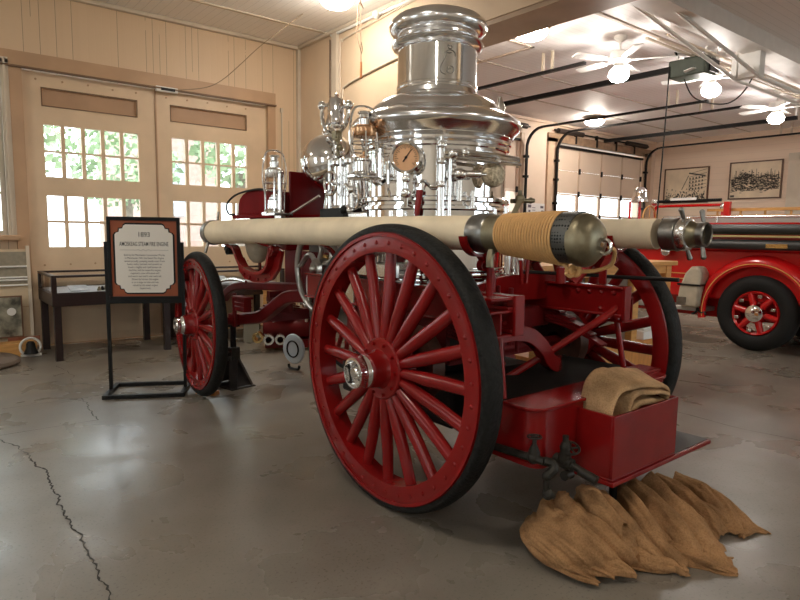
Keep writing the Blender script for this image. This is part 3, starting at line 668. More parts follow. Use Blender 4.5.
P(MB().sphere((wx-.05,wy-.08,2.12),.024).sphere((wx-.05,wy-.11,2.06),.026).cyl((wx-.05,wy-.09,2.16),(wx-.05,wy-.09,2.0),.012).box(wx-.05,wx,wy-.06,wy,2.13,2.19), 'whistle_valve', DULL)
P(MB().cyl((-.45,1.98,1.50),(-.30,1.52,1.72),.011), 'reach_rod', CHROME)
# flywheel with curled spokes -------------------------------------------
fc = V((-.45,1.27,1.19)); FW = MB().torus(fc, .315, .024, 'x', 64, 10)
for i in range(6):
    a = 2*PI*i/6+.3
    pts = []
    for t in [k/8 for k in range(9)]:
        r = .05+.265*t; aa = a + .42*math.sin(t*PI*1.6)*(1-t*.3); pts.append(fc + V((0, r*math.cos(aa), r*math.sin(aa))))
    FW.tube(smoothpath(pts, 3), [.020-.006*abs(.5-k/24) for k in range(25)], 8)
FW.lathe([(.03,-.05),(.055,-.05),(.075,-.03),(.075,.04),(.03,.04)], fc, 'x', 28, closed=True).sphere(fc+V((-.05,0,0)), .032)
P(FW, 'flywheel', mat('flywheel_nickel', (.62,.60,.56), .28, .9, var=.3, vs=8))
P(MB().cyl((-.50,1.27,1.19),(.45,1.27,1.19),.032).cyl((-.41,1.27,1.19),(-.37,1.27,1.19),.10).box(-.40,-.33,1.20,1.34,1.05,1.26), 'crankshaft', BRASS)
# seat and footboard ----------------------------------------------------
sd = [(1.95,1.587),(2.62,1.587),(2.61,1.68),(2.58,1.725),(2.52,1.76),(2.43,1.783),(2.34,1.79),(1.95,1.79)]
for sx in (-1, 1): P(MB().prism(sd, 'x', sx*.44-.012, sx*.44+.012), 'seat_side', REDM, bev=.004)
P(MB().box(-.44,.44,1.945,1.97,1.585,1.765), 'seat_riser', REDD, bev=.004)
P(MB().prism([(-.335,1.56),(.40,1.56),(.40,1.88),(.36,1.925),(-.335,1.925)], 'y', 1.90, 1.93), 'seat_back', REDD, bev=.006)
P(MB().box(-.47,.47,1.82,2.70,1.555,1.587), 'seat_board', REDM, bev=.006)
P(MB().box(-.43,.43,2.0,2.45,1.587,1.68), 'seat_cushion', mat('black_leather', (.02,.015,.014), .45, bump=.1), bev=.03)
scatter(P(MB().sphere((0,0,0), .006, n=6, m=4), 'seat_rivet', RED), ENG, [(-.453,2.02+.05*i,1.60) for i in range(13)])
P(MB().tube(smoothpath([(-.47,2.02,1.775),(-.47,2.25,1.79),(-.47,2.62,1.76),(-.47,2.82,1.68),(-.47,2.78,1.60),(-.47,2.66,1.59)]), .009), 'seat_rail', BLACKM)
P(MB().cyl((-.48,1.80,1.53),(-.48,1.80,1.90),.017).sphere((-.48,1.80,1.90),.02).sphere((-.48,1.80,1.60),.024), 'lantern_post', CHROME)
P(MB().box(-.56,-.40,1.74,1.95,1.572,1.59).box(-.5,-.46,1.75,1.85,1.46,1.575).box(-.47,-.44,2.35,2.6,1.50,1.555).box(-.47,-.44,2.05,2.25,1.48,1.55), 'lantern_bracket', CHROMEB)
P(MB().box(-.40,.40,1.85,2.50,1.30,1.555).box(-.25,.25,1.42,1.9,1.42,1.50), 'seat_pedestal', REDD, bev=.01)
# front undercarriage ---------------------------------------------------
for sx in (-1, 1):
    x = sx*.36
    P(MB().strap(smoothpath([(x,1.20,1.035),(x,1.76,1.012),(x,2.36,.978),(x,2.70,.955),(x,2.90,.925),(x,3.06,.87),(x,3.18,.79)]), (1,0,0), .07, .07), 'gooseneck_rail', REDD, bev=.01)
    P(MB().strap(smoothpath([(sx*.39,1.25,.985),(sx*.39,1.75,.945),(sx*.39,1.95,.885),(sx*.39,2.12,.80),(sx*.39,2.31,.715),(sx*.39,2.54,.675),(sx*.39,2.75,.645)]), (1,0,0), .08, .10), 'reach_bar', REDD, bev=.012)
P(MB().cyl((-.72,2.705,.640),(.72,2.745,.640),.034).box(-.5,.5,2.68,2.76,.60,.70), 'front_axle', REDD)
P(MB().lathe([(.10,.80),(.17,.80),(.17,.84),(.10,.84)], (0,2.62,0), n=48, closed=True).lathe([(.05,.70),(.05,.95),(.08,.95),(.08,.70)], (0,2.62,0), n=20, closed=True).box(-.17,.17,2.59,2.65,.84,.90), 'fifth_wheel', REDD)
s = MB()
for k in range(5):
    L = .24-.04*k; s.strap([(L*(-1+2*i/12), 2.72, .725+.02*k - .03*((L*(-1+2*i/12))/.24)**2) for i in range(13)], (0,1,0), .06, .015)
P(s, 'front_spring', REDD)
P(MB().box(-.53,-.46,2.36,2.55,.755,.875).box(-.54,-.45,2.34,2.57,.865,.885).box(-.535,-.455,2.36,2.55,.79,.80).box(-.535,-.455,2.36,2.55,.825,.835).cyl((-.5,2.62,.60),(-.5,2.62,.90),.02), 'turntable_bracket', REDD, bev=.012)
P(MB().tube(smoothpath([(-.42,2.55,1.0),(-.44,2.75,1.01),(-.46,2.95,.985),(-.48,3.10,.92),(-.48,3.22,.83)]), .014), 'grab_hoop', CHROMEB)
# cradles that carry the suction hoses -----------------------------------
def hosebracket(x, y, z, sx, post):
    m = MB(); r = .106
    c = arcpts((x, z), r, 188, 352, 16, 'xz', y)
    m.strap(c, (0,1,0), .045, .012)
    for k, px in ((0, x-r), (1, x+r)):
        s = 1 if k == 0 else -1
    m.strap([(x+sx*-.02,y,z-r-.004),(x+sx*-.06,y,z-r-.04),(x+sx*-.10,y,z-r-.10),(x+sx*-.10,y,post)], (0,1,0), .045, .014)
    sc = [(x+sx*-.04+.032*(1-t*.6)*math.cos(t*9)*-sx, y, z-r-.05+.032*(1-t*.6)*math.sin(t*9)) for t in [i/24 for i in range(25)]]
    m.strap(sc, (0,1,0), .035, .008)
    return P(m, 'hose_cradle', RED)
hosebracket(-.628,-.44,1.457,-1,1.17); hosebracket(.62,-.42,1.468,1.45,1.165); hosebracket(.64,1.0,1.46,1,1.0)
P(MB().cyl((-.575,-.475,1.16),(-.575,-.475,1.36),.018).cyl((-.575,-.475,1.30),(-.60,-.47,1.37),.014), 'cradle_post', RED)
P(MB().strap(smoothpath([(-.735,.84,1.47),(-.73,.84,1.42),(-.70,.84,1.375),(-.64,.84,1.34),(-.56,.84,1.25),(-.54,.84,1.15)]), (0,1,0), .05, .014), 'hose_cradle', RED)
# the broad U-shaped front spring cradle with scrolled ends
ux = -.70
P(MB().strap(smoothpath([(ux-.115,2.44,1.46),(ux-.09,2.36,1.395),(ux-.03,2.26,1.345),(ux+.01,2.16,1.325)]), (1,0,0), .05, .012), 'hose_hook', RED)
P(MB().strap(smoothpath([(ux-.10,1.68,1.455),(ux-.08,1.64,1.395),(ux-.03,1.57,1.355),(ux+.02,1.48,1.335)]), (1,0,0), .05, .012), 'hose_hook', RED)
P(MB().strap(smoothpath([(ux,2.24,1.335),(ux,2.14,1.315),(ux,2.08,1.25),(ux,2.0,1.18),(ux,1.88,1.145),(ux,1.76,1.135),(ux,1.64,1.15),(ux,1.56,1.20),(ux,1.53,1.27),(ux,1.47,1.335)]), (1,0,0), .06, .026), 'spring_cradle', RED)
uo = [(2.16,1.24),(2.12,1.13),(2.02,1.075),(1.86,1.06),(1.70,1.065),(1.56,1.10),(1.46,1.18),(1.41,1.31),(1.47,1.335),(1.53,1.26),(1.565,1.19),(1.65,1.14),(1.76,1.125),(1.88,1.135),(1.99,1.17),(2.07,1.24)]
P(MB().prism(uo, 'x', ux+.02, ux+.045), 'cradle_plate', RED)
for (cy, cz, d) in ((2.25,1.292,1), (1.50,1.305,-1)):
    sc = [(ux, cy+d*.045*(1-t*.7)*math.cos(t*10), cz+.045*(1-t*.7)*math.sin(t*10)) for t in [i/28 for i in range(29)]]
    P(MB().strap(sc, (1,0,0), .05, .012).cyl((ux-.03,cy,cz),(ux+.03,cy,cz),.012), 'cradle_scroll', RED if d < 0 else BLACKM)
scatter(P(MB().sphere((0,0,0), .013, n=8, m=5), 'cradle_bolt', RED), ENG, [(ux+.018,y,z) for (y, z) in ((2.02,1.11),(1.92,1.09),(1.66,1.095),(1.58,1.13),(1.78,1.085))])
P(MB().strap([(-.55,2.0,1.4),(-.55,2.02,1.25),(-.55,2.0,1.05)], (0,1,0), .03, .012), 'cradle_stay', REDD)
# side panels and ironwork behind the wheel
P(MB().box(-.36,-.33,.95,1.95,1.03,1.30).box(-.50,-.47,-.1,.85,.80,1.02), 'side_panel', REDD)
P(MB().box(-.55,-.30,.70,.98,.95,1.30).cyl((-.5,.85,1.3),(-.5,.85,1.42),.045).cyl((-.52,.55,1.18),(-.52,.55,1.40),.03).box(-.54,-.5,.3,.7,1.18,1.27), 'injector', CHROMEB, bev=.01)

# rear platform: footboard box, floor plate, front-mounted bin, step
def rr(x0, x1, y0, y1, r):
    out = []
    for cx, cy, a in ((x0+r,y0+r,180),(x1-r,y0+r,270)):
        out += [(cx+r*math.cos(math.radians(a+q)), cy+r*math.sin(math.radians(a+q))) for q in range(0, 91, 15)]
    return out + [(x1,y1),(x0,y1)]
P(MB().prism(rr(-.60,.60,-.80,-.45,.09), 'z', .425, .655), 'footboard_box', RED, bev=.004)
P(MB().prism(rr(-.61,.61,-.812,-.60,.09), 'z', .657, .672), 'footboard_lid', RED, bev=.004)
P(MB().prism(rr(-.62,-.25,-.83,-.45,.06), 'z', .405, .425), 'footboard_base', RED)
P(MB().box(.40,.66,-.72,-.58,.665,.685), 'side_step', RED, bev=.006)
P(MB().prism([(-.62,-.60),(.62,-.60),(.60,-.12),(-.60,-.05)], 'z', .657, .664), 'platform_floor', mat('tread_rubber', (.014,.012,.011), .8, bump=.1, bs=30, spec=.08))
P(MB().box(-.44,.42,-.10,1.0,.36,.62), 'ash_pan', BLACKM, bev=.02)
P(MB().tube(smoothpath([(-.53,-.10,.63),(-.50,-.16,.625),(-.40,-.26,.62),(-.33,-.24,.62),(-.34,-.18,.625),(-.42,-.16,.63)]), .008), 'foot_pedal_ring', STEEL)
bx = MB(); t = .014; x0, x1, y0, y1, z0, z1 = -.285, .310, -1.0, -.735, .333, .632
bx.box(x0,x1,y0,y0+t,z0,z1).box(x0,x1,y1-t,y1,z0,z1).box(x0,x0+t,y0+t,y1-t,z0,z1).box(x1-t,x1,y0+t,y1-t,z0,z1).box(x0,x1,y0,y1,z0-.01,z0)
BINO = P(bx, 'rear_bin', RED, bev=.003)
P(MB().box(-.293,.70,-1.012,-.80,.300,.322), 'rear_step', RED, bev=.003)
P(MB().box(.315,.69,-.995,-.815,.322,.326), 'step_tread', mat('step_tread', (.045,.042,.04), .6, bump=.2, bs=80))
P(MB().strap([(.335,-.90,.345),(.36,-.97,.333)], (0,0,1), .012, .02), 'step_catch', CHROMEB)
P(MB().cyl((-.10,-.9,.305),(-.10,-.9,.13),.02).cyl((-.1,-.9,.13),(-.1,-.9,.11),.035), 'step_foot', BLACKM)
# drain pipes and valves under the platform
def handwheel(c, r, nrm, k=4):
    q = V(nrm).to_track_quat('Z','Y').to_matrix().to_4x4(); M = Matrix.Translation(V(c)) @ q
    m = MB().torus((0,0,0), r, r*.14, 'z', 20, 6, M)
    for i in range(k):
        a = 2*PI*i/k; m.cyl(M @ V((0,0,0)), M @ V((r*math.cos(a), r*math.sin(a), 0)), r*.12, n=6)
    return m
P(MB().tube([(-.645,-.42,.45),(-.645,-.86,.47),(-.64,-.885,.47)], .019).sphere((-.645,-.83,.475), .03).lathe([(.022,.475),(.028,.495),(.018,.52),(.010,.535),(.010,.565)], (-.645,-.83,0), n=14).tube(smoothpath([(-.64,-.88,.47),(-.615,-.905,.462),(-.62,-.92,.44),(-.655,-.91,.415)]), .021).cyl((-.655,-.91,.42),(-.655,-.91,.345),.014).sphere((-.653,-.91,.415), .022).sphere((-.648,-.915,.335), .026).cyl((-.66,-.92,.35),(-.63,-.915,.325),.02), 'drain_pipe', PIPE)
P(handwheel((-.645,-.83,.568), .030, (0,0,1)), 'drain_handwheel', PIPE)
P(MB().sphere((-.5,-.89,.44), .033).cyl((-.5,-.84,.44),(-.5,-.93,.435),.027).cyl((-.5,-.93,.435),(-.49,-1.03,.405),.016).cyl((-.5,-.97,.42),(-.49,-1.05,.40),.021).cyl((-.5,-.89,.44),(-.5,-.89,.56),.014).lathe([(.028,.42),(.034,.44),(.022,.49),(.026,.51),(.016,.53)], (-.5,-.89,0), n=14).cyl((-.53,-.91,.385),(-.48,-.91,.385),.022), 'gate_valve', PIPE)
P(handwheel((-.475,-.90,.50), .040, (-.25,-.35,.9), 5), 'gate_valve_handwheel', PIPE)
# ------------------------------------------------------------------ loose things on and around the engine
EX = V((math.cos(ER), math.sin(ER), 0)); EY = V((-math.sin(ER), math.cos(ER), 0))
def EW(x, y, z=0): return V(EO) + EX*x + EY*y + V((0,0,z))
def ething(name, label, cat, x, y, z, group=None): return thing(name, label, cat, EW(x,y,z), ER, group)
# --- near-side suction hose
b0 = V((-.65,.9,1.37))
H = ething('suction_hose', 'long cream suction hose lying along the near side of the engine above the wheels', 'hose', *b0)
axis = smoothpath([(-.785,2.33,1.434),(-.765,2.0,1.442),(-.72,1.3,1.452),(-.672,.4,1.456),(-.640,-.15,1.457),(-.622,-.45,1.457)], 10)
n = len(axis)
MB().tube([p-b0 for p in axis], [.094-.011*i/(n-1) for i in range(n)], 32).build('hose_body', CANVAS, H)
def ylathe(prof, c, n=36, closed=False): return MB().lathe(prof, V(c)-b0, 'y', n, closed=closed)
ylathe([(.06,-.035),(.100,-.035),(.102,-.02),(.098,.005),(.101,.02),(.096,.045),(.06,.045)], (-.788,2.36,1.432), closed=True).build('front_coupling', STEEL, H)
MB().cyl(V((-.84,2.34,1.35))-b0, V((-.87,2.33,1.27))-b0, .012).build('coupling_lug', STEEL, H); MB().cyl(V((-.74,2.39,1.52))-b0, V((-.72,2.41,1.60))-b0, .010).build('coupling_lug', STEEL, H)
ylathe([(.05,-.53),(.089,-.53),(.093,-.52),(.093,-.445),(.089,-.425),(.05,-.425)], (-.622,0,1.457), closed=True).build('rear_coupling', STEEL, H)
ylathe([(.05,-.60),(.083,-.60),(.085,-.585),(.085,-.545),(.090,-.53),(.05,-.53)], (-.621,0,1.456), closed=True).build('swivel_ring', DULL, H)
MB().strap([V((-.655,-.555,1.39))-b0, V((-.67,-.555,1.34))-b0, V((-.672,-.56,1.30))-b0], (0,1,0), .030, .022).build('swivel_lug', DULL, H, bev=.004)
def perforated():
    m = mat('perforated_strainer', (.10,.10,.095), .45, .8); nt = m.node_tree; L = nt.links.new; b = nt.nodes['Principled BSDF']
    tc = nt.nodes.new('ShaderNodeTexCoord'); v = nt.nodes.new('ShaderNodeTexVoronoi'); v.inputs['Scale'].default_value = 75; v.inputs['Randomness'].default_value = .15
    L(tc.outputs['Object'], v.inputs['Vector']); lt = nt.nodes.new('ShaderNodeMath'); lt.operation = 'LESS_THAN'; lt.inputs[1].default_value = .34; L(v.outputs['Distance'], lt.inputs[0])
    mx = nt.nodes.new('ShaderNodeMix'); mx.data_type = 'RGBA'; mx.inputs['A'].default_value = (.10,.10,.095,1); mx.inputs['B'].default_value = (.004,.004,.004,1)
    L(lt.outputs[0], mx.inputs['Factor']); L(mx.outputs['Result'], b.inputs['Base Color']); return m
S_ = ylathe([(.05,-1.01),(.105,-1.01),(.108,-.96),(.083,-.60),(.05,-.60)], (-.62,0,1.445), 40).build('strainer_basket', perforated(), H)
ylathe([(.0001,-1.088),(.03,-1.087),(.06,-1.082),(.082,-1.071),(.093,-1.056),(.098,-1.050),(.105,-1.044),(.109,-1.03),(.108,-1.0),(.09,-.998)], (-.62,0,1.435), 44).build('strainer_cap', DULL, S_)
MB().torus(V((-.60,-1.10,1.41))-b0, .028, .008, 'x', 24, 8).cyl(V((-.60,-1.06,1.43))-b0, V((-.60,-1.09,1.42))-b0, .014).build('lifting_eye', CHROMEB, S_)
# rope wound on the strainer
r0 = V((-.62,-.70,1.345)); R_ = ething('rope', 'tan rope wound in close turns round the hose strainer with a loose knotted end', 'rope', *r0)
pts = []; turns = 21; N = turns*22
for i in range(N+1):
    t = i/N; a = 2*PI*turns*t; y = -.603-.330*t; rr_ = .0895+.0215*t
    pts.append(V((-.62+rr_*math.cos(a), y, 1.453-.012*t+rr_*math.sin(a)))-r0)
MB().tube(pts, .0057, 7).build('coil', ROPE, R_)
tail = smoothpath([(-.635,-.935,1.335),(-.625,-.955,1.315),(-.61,-.975,1.305),(-.56,-.99,1.305),(-.52,-1.02,1.31),(-.50,-1.07,1.335),(-.525,-1.10,1.38),(-.56,-1.115,1.40),(-.60,-1.122,1.408)], 10)
MB().tube([p-r0 for p in tail], .0085, 8).build('loose_end', ROPE, R_)
k = MB()
for i in range(3): k.torus(V((-.605,-.965+.012*i-.012,1.308))-r0, .018, .010, 'xyz'[i], 16, 7)
k.build('knot', ROPE, R_)
MB().tube([p-r0 for p in smoothpath([(-.60,-.972,1.30),(-.635,-.97,1.285),(-.66,-.965,1.30)])], .007, 7).build('knot_end', ROPE, R_)
# --- off-side suction hose
b0 = V((.62,.7,1.375)); H2 = ething('suction_hose', 'cream suction hose on the far side of the engine with an open grey metal end', 'hose', *b0)
axis = smoothpath([(.70,2.4,1.45),(.66,1.2,1.465),(.62,.2,1.468),(.62,-.67,1.467)], 8); n = len(axis)
MB().tube([p-b0 for p in axis], [.088]*n, 32).build('hose_body', CANVAS, H2)
ylathe([(.05,-.80),(.094,-.80),(.096,-.79),(.091,-.77),(.094,-.74),(.092,-.715),(.05,-.71)], (.62,0,1.467), 40, True).build('hose_ferrule', STEEL, H2)
ylathe([(.05,-.862),(.075,-.862),(.088,-.855),(.093,-.838),(.093,-.82),(.088,-.803),(.05,-.80)], (.62,0,1.467), 40, True).build('swivel_ring', CHROMEB, H2)
ylathe([(.045,-.91),(.066,-.91),(.064,-.89),(.075,-.862),(.045,-.862)], (.62,0,1.467), 40, True).build('neck', DULL, H2)
ylathe([(.056,-.89),(.054,-.945),(.060,-.952),(.067,-.945),(.068,-.915),(.064,-.905)], (.62,0,1.467), 40, True).lathe([(.0001,-.905),(.058,-.905)], V((.62,0,1.467))-b0, 'y', 30).build('open_end', STEEL, H2)
for (y, s, dx, q) in ((-.835,1,-.03,.07),(-.925,1,0,.06),(-.825,-1,.03,.07),(-.925,-1,.0,.06)):
    a = V((.62+dx, y, 1.467+s*q))-b0; bq = a + V((dx*.8, .012*s, s*.062)); MB().cyl(a, bq, .010, .014, 10).sphere(bq, .015, n=10, m=6).build('spanner_lug', STEEL, H2)
# --- canvas bucket hanging between the cradle hooks
c0 = V((-.56,2.04,1.195)); B = MB()
B.lathe([(.0001,.0),(.03,.004),(.055,.025),(.078,.07),(.098,.14),(.105,.20),(.10,.205),(.095,.2),(.07,.07)], (0,0,0), n=30)
bk = B.build('canvas_bucket', CREAM); bk.location = EW(*c0); bk.rotation_euler = (0,.08,ER); bk.scale = (1,1.35,1)
tag(bk, 'pale pointed canvas bucket hanging below the near hose inside the red cradle', 'bucket')
# --- lanterns
def lantern(x, y, z, s, label, warm):
    t = ething('lantern', label, 'lantern', x, y, z, 'nickel hand lanterns on the engine'); 
    t.scale = (s*.95,s*.95,s*1.15) if y > 1.5 else (s,s,s)
    MB().lathe([(.0001,0),(.085,0),(.088,.012),(.07,.02),(.058,.03),(.058,.085),(.045,.095),(.045,.105),(.0001,.105)], n=28).box(-.10,.10,-.03,.03,-.008,.002).build('oil_font', CHROME, t)
    MB().lathe([(.046,.105),(.066,.125),(.076,.165),(.074,.205),(.060,.235),(.052,.24)], n=28).build('glass_globe', GLASS2, t)
    MB().lathe([(.03,.105),(.03,.12),(.012,.13),(.012,.15),(.0001,.152)], n=16).build('burner', warm, t)
    MB().lathe([(.075,.235),(.078,.24),(.078,.285),(.070,.295),(.05,.30),(.05,.305),(.0001,.306)], n=28).build('crown_band', warm, t)
    MB().lathe([(.035,.30),(.038,.34),(.03,.35),(.03,.37),(.042,.372),(.04,.385),(.0001,.39)], n=20).build('chimney', CHROME, t)
    g = MB()
    for i in range(6):
        a = 2*PI*i/6; g.tube([(.088*math.cos(a),.088*math.sin(a),.01),(.09*math.cos(a),.09*math.sin(a),.18),(.08*math.cos(a),.08*math.sin(a),.26)], .005, 6)
    g.torus((0,0,.15), .089, .004, 'z', 28, 6).torus((0,0,.20), .089, .004, 'z', 28, 6); g.build('guard_wires', CHROME, t)
    MB().tube(smoothpath([(.085,0,.12),(.105,.0,.2),(.105,0,.30),(.08,0,.39),(.03,0,.415),(-.03,0,.415),(-.08,0,.39),(-.105,0,.30),(-.105,0,.2),(-.085,0,.12)], 5), .007, 8).build('bail_handle', CHROME, t)
    return t
lantern(-.60,.53,1.784,.97,'nickel lantern with a copper band standing beside the pressure gauge on the boiler', COPPER)
lantern(-.48,1.885,1.592,1.0,'nickel lantern standing beside the red driver seat', CHROMEB)
# folded burlap stuffed in the rear bin: thick arched fold
def fold_sheet(path, y0, y1, th, seed, ny=26, shift=(0,0)):
    P = smoothpath([(a,0,b) for a,b in path], 8); m = len(P); vs = []
    for side in (0, 1):
        for j in range(ny+1):
            y = y0+(y1-y0)*j/ny
            for i, p in enumerate(P):
                T = (P[min(i+1,m-1)]-P[max(i-1,0)]).normalized(); N = V((-T.z,0,T.x))
                off = (th/2 if side else -th/2) * (1 if 0 < j < ny else .5)
                w = noise.noise(V((p.x*7, y*5, p.z*7+seed)))*.012 + noise.noise(V((p.x*18, y*14, p.z*18+seed)))*.005
                q = p + N*(off+w); e = j/ny
                vs.append((q.x + shift[0]*e, y, q.z + shift[1]*e))
    fs = []; k = (ny+1)*m
    for j in range(ny):
        for i in range(m-1):
            a = j*m+i; fs += [(a,a+1,a+m+1,a+m), (k+a,k+a+m,k+a+m+1,k+a+1)]
    for j in (0, ny):
        for i in range(m-1): a = j*m+i; fs.append((a,a+1,k+a+1,k+a))
    for i in (0, m-1):
        for j in range(ny): a = j*m+i; fs.append((a,a+m,k+a+m,k+a))
    return MB().add(vs, fs)
b0 = V((0,-.89,.33)); sk = ething('burlap_sack', 'folded brown burlap stuffed into the red bin on the back of the engine', 'burlap sack', *b0)
def fs_(path, y0, y1, th, seed, name, **k):
    m = fold_sheet(path, y0, y1, th, seed, **k); m.v = [tuple(V(v)-b0) for v in m.v]; m.build(name, BURLAP_LIT, sk, smooth=80)
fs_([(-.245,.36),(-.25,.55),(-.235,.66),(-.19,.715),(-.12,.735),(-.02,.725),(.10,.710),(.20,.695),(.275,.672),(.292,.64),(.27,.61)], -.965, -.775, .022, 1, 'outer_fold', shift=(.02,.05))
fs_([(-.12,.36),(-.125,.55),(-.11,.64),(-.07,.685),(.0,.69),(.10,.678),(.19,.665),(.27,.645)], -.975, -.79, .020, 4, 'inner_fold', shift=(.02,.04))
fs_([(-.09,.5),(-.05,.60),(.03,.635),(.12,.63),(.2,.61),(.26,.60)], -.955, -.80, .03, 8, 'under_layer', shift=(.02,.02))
# --- jack stand and wedge by the front wheel
j = thing('jack_stand', 'dark steel jack stand propped under the front axle behind the small wheel', 'jack stand', (2.275,5.345,0), .2)
m = MB()
for sx, sy in ((-1,-1),(1,-1),(1,1),(-1,1)):
    m.strap([(sx*.105,sy*.14,.012),(sx*.03,sy*.04,.26)], (sy,-sx,0), .075, .006)
m.add([(-.105,-.14,.02),(.105,-.14,.02),(.03,-.04,.26),(-.03,-.04,.26)], [(0,1,2,3)]).add([(-.105,.14,.02),(.105,.14,.02),(.03,.04,.26),(-.03,.04,.26)], [(0,1,2,3)]).box(-.13,.13,-.16,.16,0,.012)
m.build('legs', mat('rusty_black', (.03,.024,.022), .55, .4, var=.4, vs=20), j)
MB().box(-.045,.045,-.045,.045,.24,.37).box(-.07,-.03,-.02,.02,.29,.33).build('collar', PIPE, j, bev=.006)
MB().cyl((0,0,.3),(0,0,.56),.028).box(-.05,.05,-.035,.035,.56,.585).build('post', BLACKM, j)
w = MB().prism([(-.10,0),(.10,0),(.10,.035),(-.10,.008)], 'y', -.035, .035).build('wood_wedge', OAKD); w.location = (1.965,5.20,0); w.rotation_euler = (0,0,-1.0)
tag(w, 'small wooden wedge on the floor against the front wheel', 'wedge')
# --- information sign
sg = thing('sign_stand', 'black floor sign stand with a framed text panel about the engine', 'sign', (1.575,5.585,0), -.466)
MB().box(-.335,.335,-.24,-.20,0,.035).box(-.335,.335,.20,.24,0,.035).box(-.335,-.295,-.20,.20,0,.035).box(.295,.335,-.20,.20,0,.035).build('base_frame', BLACK, sg, bev=.003)
for sx in (-1, 1): MB().box(sx*.314-.014,sx*.314+.014,-.014,.014,.035,1.34).build('post', BLACK, sg)
MB().box(-.311,.311,-.012,.012,.80,.83).build('cross_bar', BLACK, sg)
f = MB()
for (a,b,c,e) in ((-.300,.300,.83,.862),(-.300,.300,1.525,1.557),(-.300,-.272,.862,1.525),(.272,.300,.862,1.525)): f.box(a,b,-.02,.02,c,e)
fr = f.build('picture_frame', BLACK, sg, bev=.003)
MB().box(-.272,.272,-.004,.012,.862,1.525).build('backing', mat('rust_mat', (.30,.07,.02), .6, var=.1), fr)
def notched(x0, x1, z0, z1, s):
    o = []
    for (cx, cz, sx, sz) in ((x0,z0,1,1),(x1,z0,-1,1),(x1,z1,-1,-1),(x0,z1,1,-1)):
        c = [(0,2.6*s),(.35*s,2.1*s),(1.0*s,1.9*s),(1.1*s,1.1*s),(1.9*s,1.0*s),(2.1*s,.35*s),(2.6*s,0)]
        if sx*sz < 0: c = c[::-1]
        o += [(cx+sx*a, cz+sz*b) for a, b in c]
    return o
MB().prism(notched(-.254,.254,.882,1.505,.04), 'y', -.0075, -.004).build('scroll_line', BLACK, fr)
pl = MB().prism(notched(-.238,.238,.895,1.49,.034), 'y', -.011, -.007).build('text_panel', mat('sign_paper', (.74,.70,.63), .5), fr)
INK = mat('sign_ink', (.012,.011,.010), .6)
def text(s, size, z, parent, name='lettering', sx=1, x=0, y=-.0115, align='CENTER', m=None, ext=.0003, bold=0):
    c = bpy.data.curves.new(name, 'FONT'); c.body = s; c.size = size; c.align_x = align; c.extrude = ext; c.offset = bold
    tmp = bpy.data.objects.new('tmp', c); COL.objects.link(tmp); dg = bpy.context.evaluated_depsgraph_get()
    me = bpy.data.meshes.new_from_object(tmp.evaluated_get(dg)); bpy.data.objects.remove(tmp); bpy.data.curves.remove(c)
    me.transform(Matrix.Translation((x,y,z)) @ Matrix.Rotation(PI/2,4,'X') @ Matrix.Scale(sx,4,(1,0,0)))
    me.materials.clear(); me.materials.append(m or INK); me.name = name
    o = bpy.data.objects.new(name, me); COL.objects.link(o); o.parent = parent; return o
text('1893', .058, 1.385, pl, sx=.92, bold=.0003); text('AMOSKEAG STEAM FIRE ENGINE', .052, 1.305, pl, sx=.535, bold=.0004)
MB().box(-.20,-.06,-.0117,-.011,1.268,1.270).box(.06,.20,-.0117,-.011,1.268,1.270).tube([(-.06+.12*i/20,-.0112,1.268+.006*math.sin(i*.9)) for i in range(21)], .0012, 5).build('ornament_rule', INK, pl)
lines = ['Built by the Manchester Locomotive Works', 'in Manchester, NH, this Steam Fire Engine', 'served proudly, pumping steady water from', 'hoses, tanks, hydrants and streams to', 'knock a mighty and rapid stream on', 'the fires, and the steam fire engine', 'required a crew of firemen and', 'and was in use until it was restored.', 'Drawn by horses, the engine', 'is on a stage on loan and was', 'rebuilt by the steam engine', 'department.']
for i, s in enumerate(lines): text(s, .0235, 1.218-.0265*i, pl, sx=.80)
# ------------------------------------------------------------------ burlap heap on the floor
PU = V((.782,-.623,0)); PV = V((.623,.782,0)); PC = V((2.45,1.55,0)); PRZ = math.atan2(PU.y, PU.x)
def bundle(cu, cv, ru, rv, h, seed, ang, amp=1):
    """rounded bundle of cloth, widest a little above the floor, wrinkles running along ang"""
    nt, nr = 140, 60; vs, fs = [], []
    for j in range(nr+1):
        t = j/nr
        for i in range(nt):
            a = 2*PI*i/nt; th = t*2.3
            r = math.sin(th); z = math.cos(th); zz = h*(z-math.cos(2.3))/(1-math.cos(2.3))
            R = 1+.05*math.sin(2*a+1)+.10*noise.noise(V((math.cos(a)*1.5, math.sin(a)*1.5, seed)))
            u, v = cu+ru*r*R*math.cos(a), cv+rv*r*R*math.sin(a)
            p = u*math.cos(ang)+v*math.sin(ang)*.7; q = -u*math.sin(ang)+v*math.cos(ang)+zz*.8
            q += .05*noise.noise(V((p*4, q*4, seed+3)))
            w = (.5-abs(noise.noise(V((p*2.0, q*13, seed)))))*.020 + (.5-abs(noise.noise(V((p*3.5, q*34, seed+4)))))*.022 + noise.noise(V((u*9, v*9, zz*9+seed)))*.012
            k = min(1, t*5)*min(1, (1-t)*8)*amp
            vs.append((u+w*k*r*math.cos(a), v+w*k*r*math.sin(a), max(.003, zz+w*max(0,z)*k+.004)))
    for j in range(nr):
        for i in range(nt): fs.append((j*nt+i, j*nt+(i+1) % nt, (j+1)*nt+(i+1) % nt, (j+1)*nt+i))
    fs.append(tuple(nr*nt+i for i in range(nt)))
    return MB().add(vs, fs)
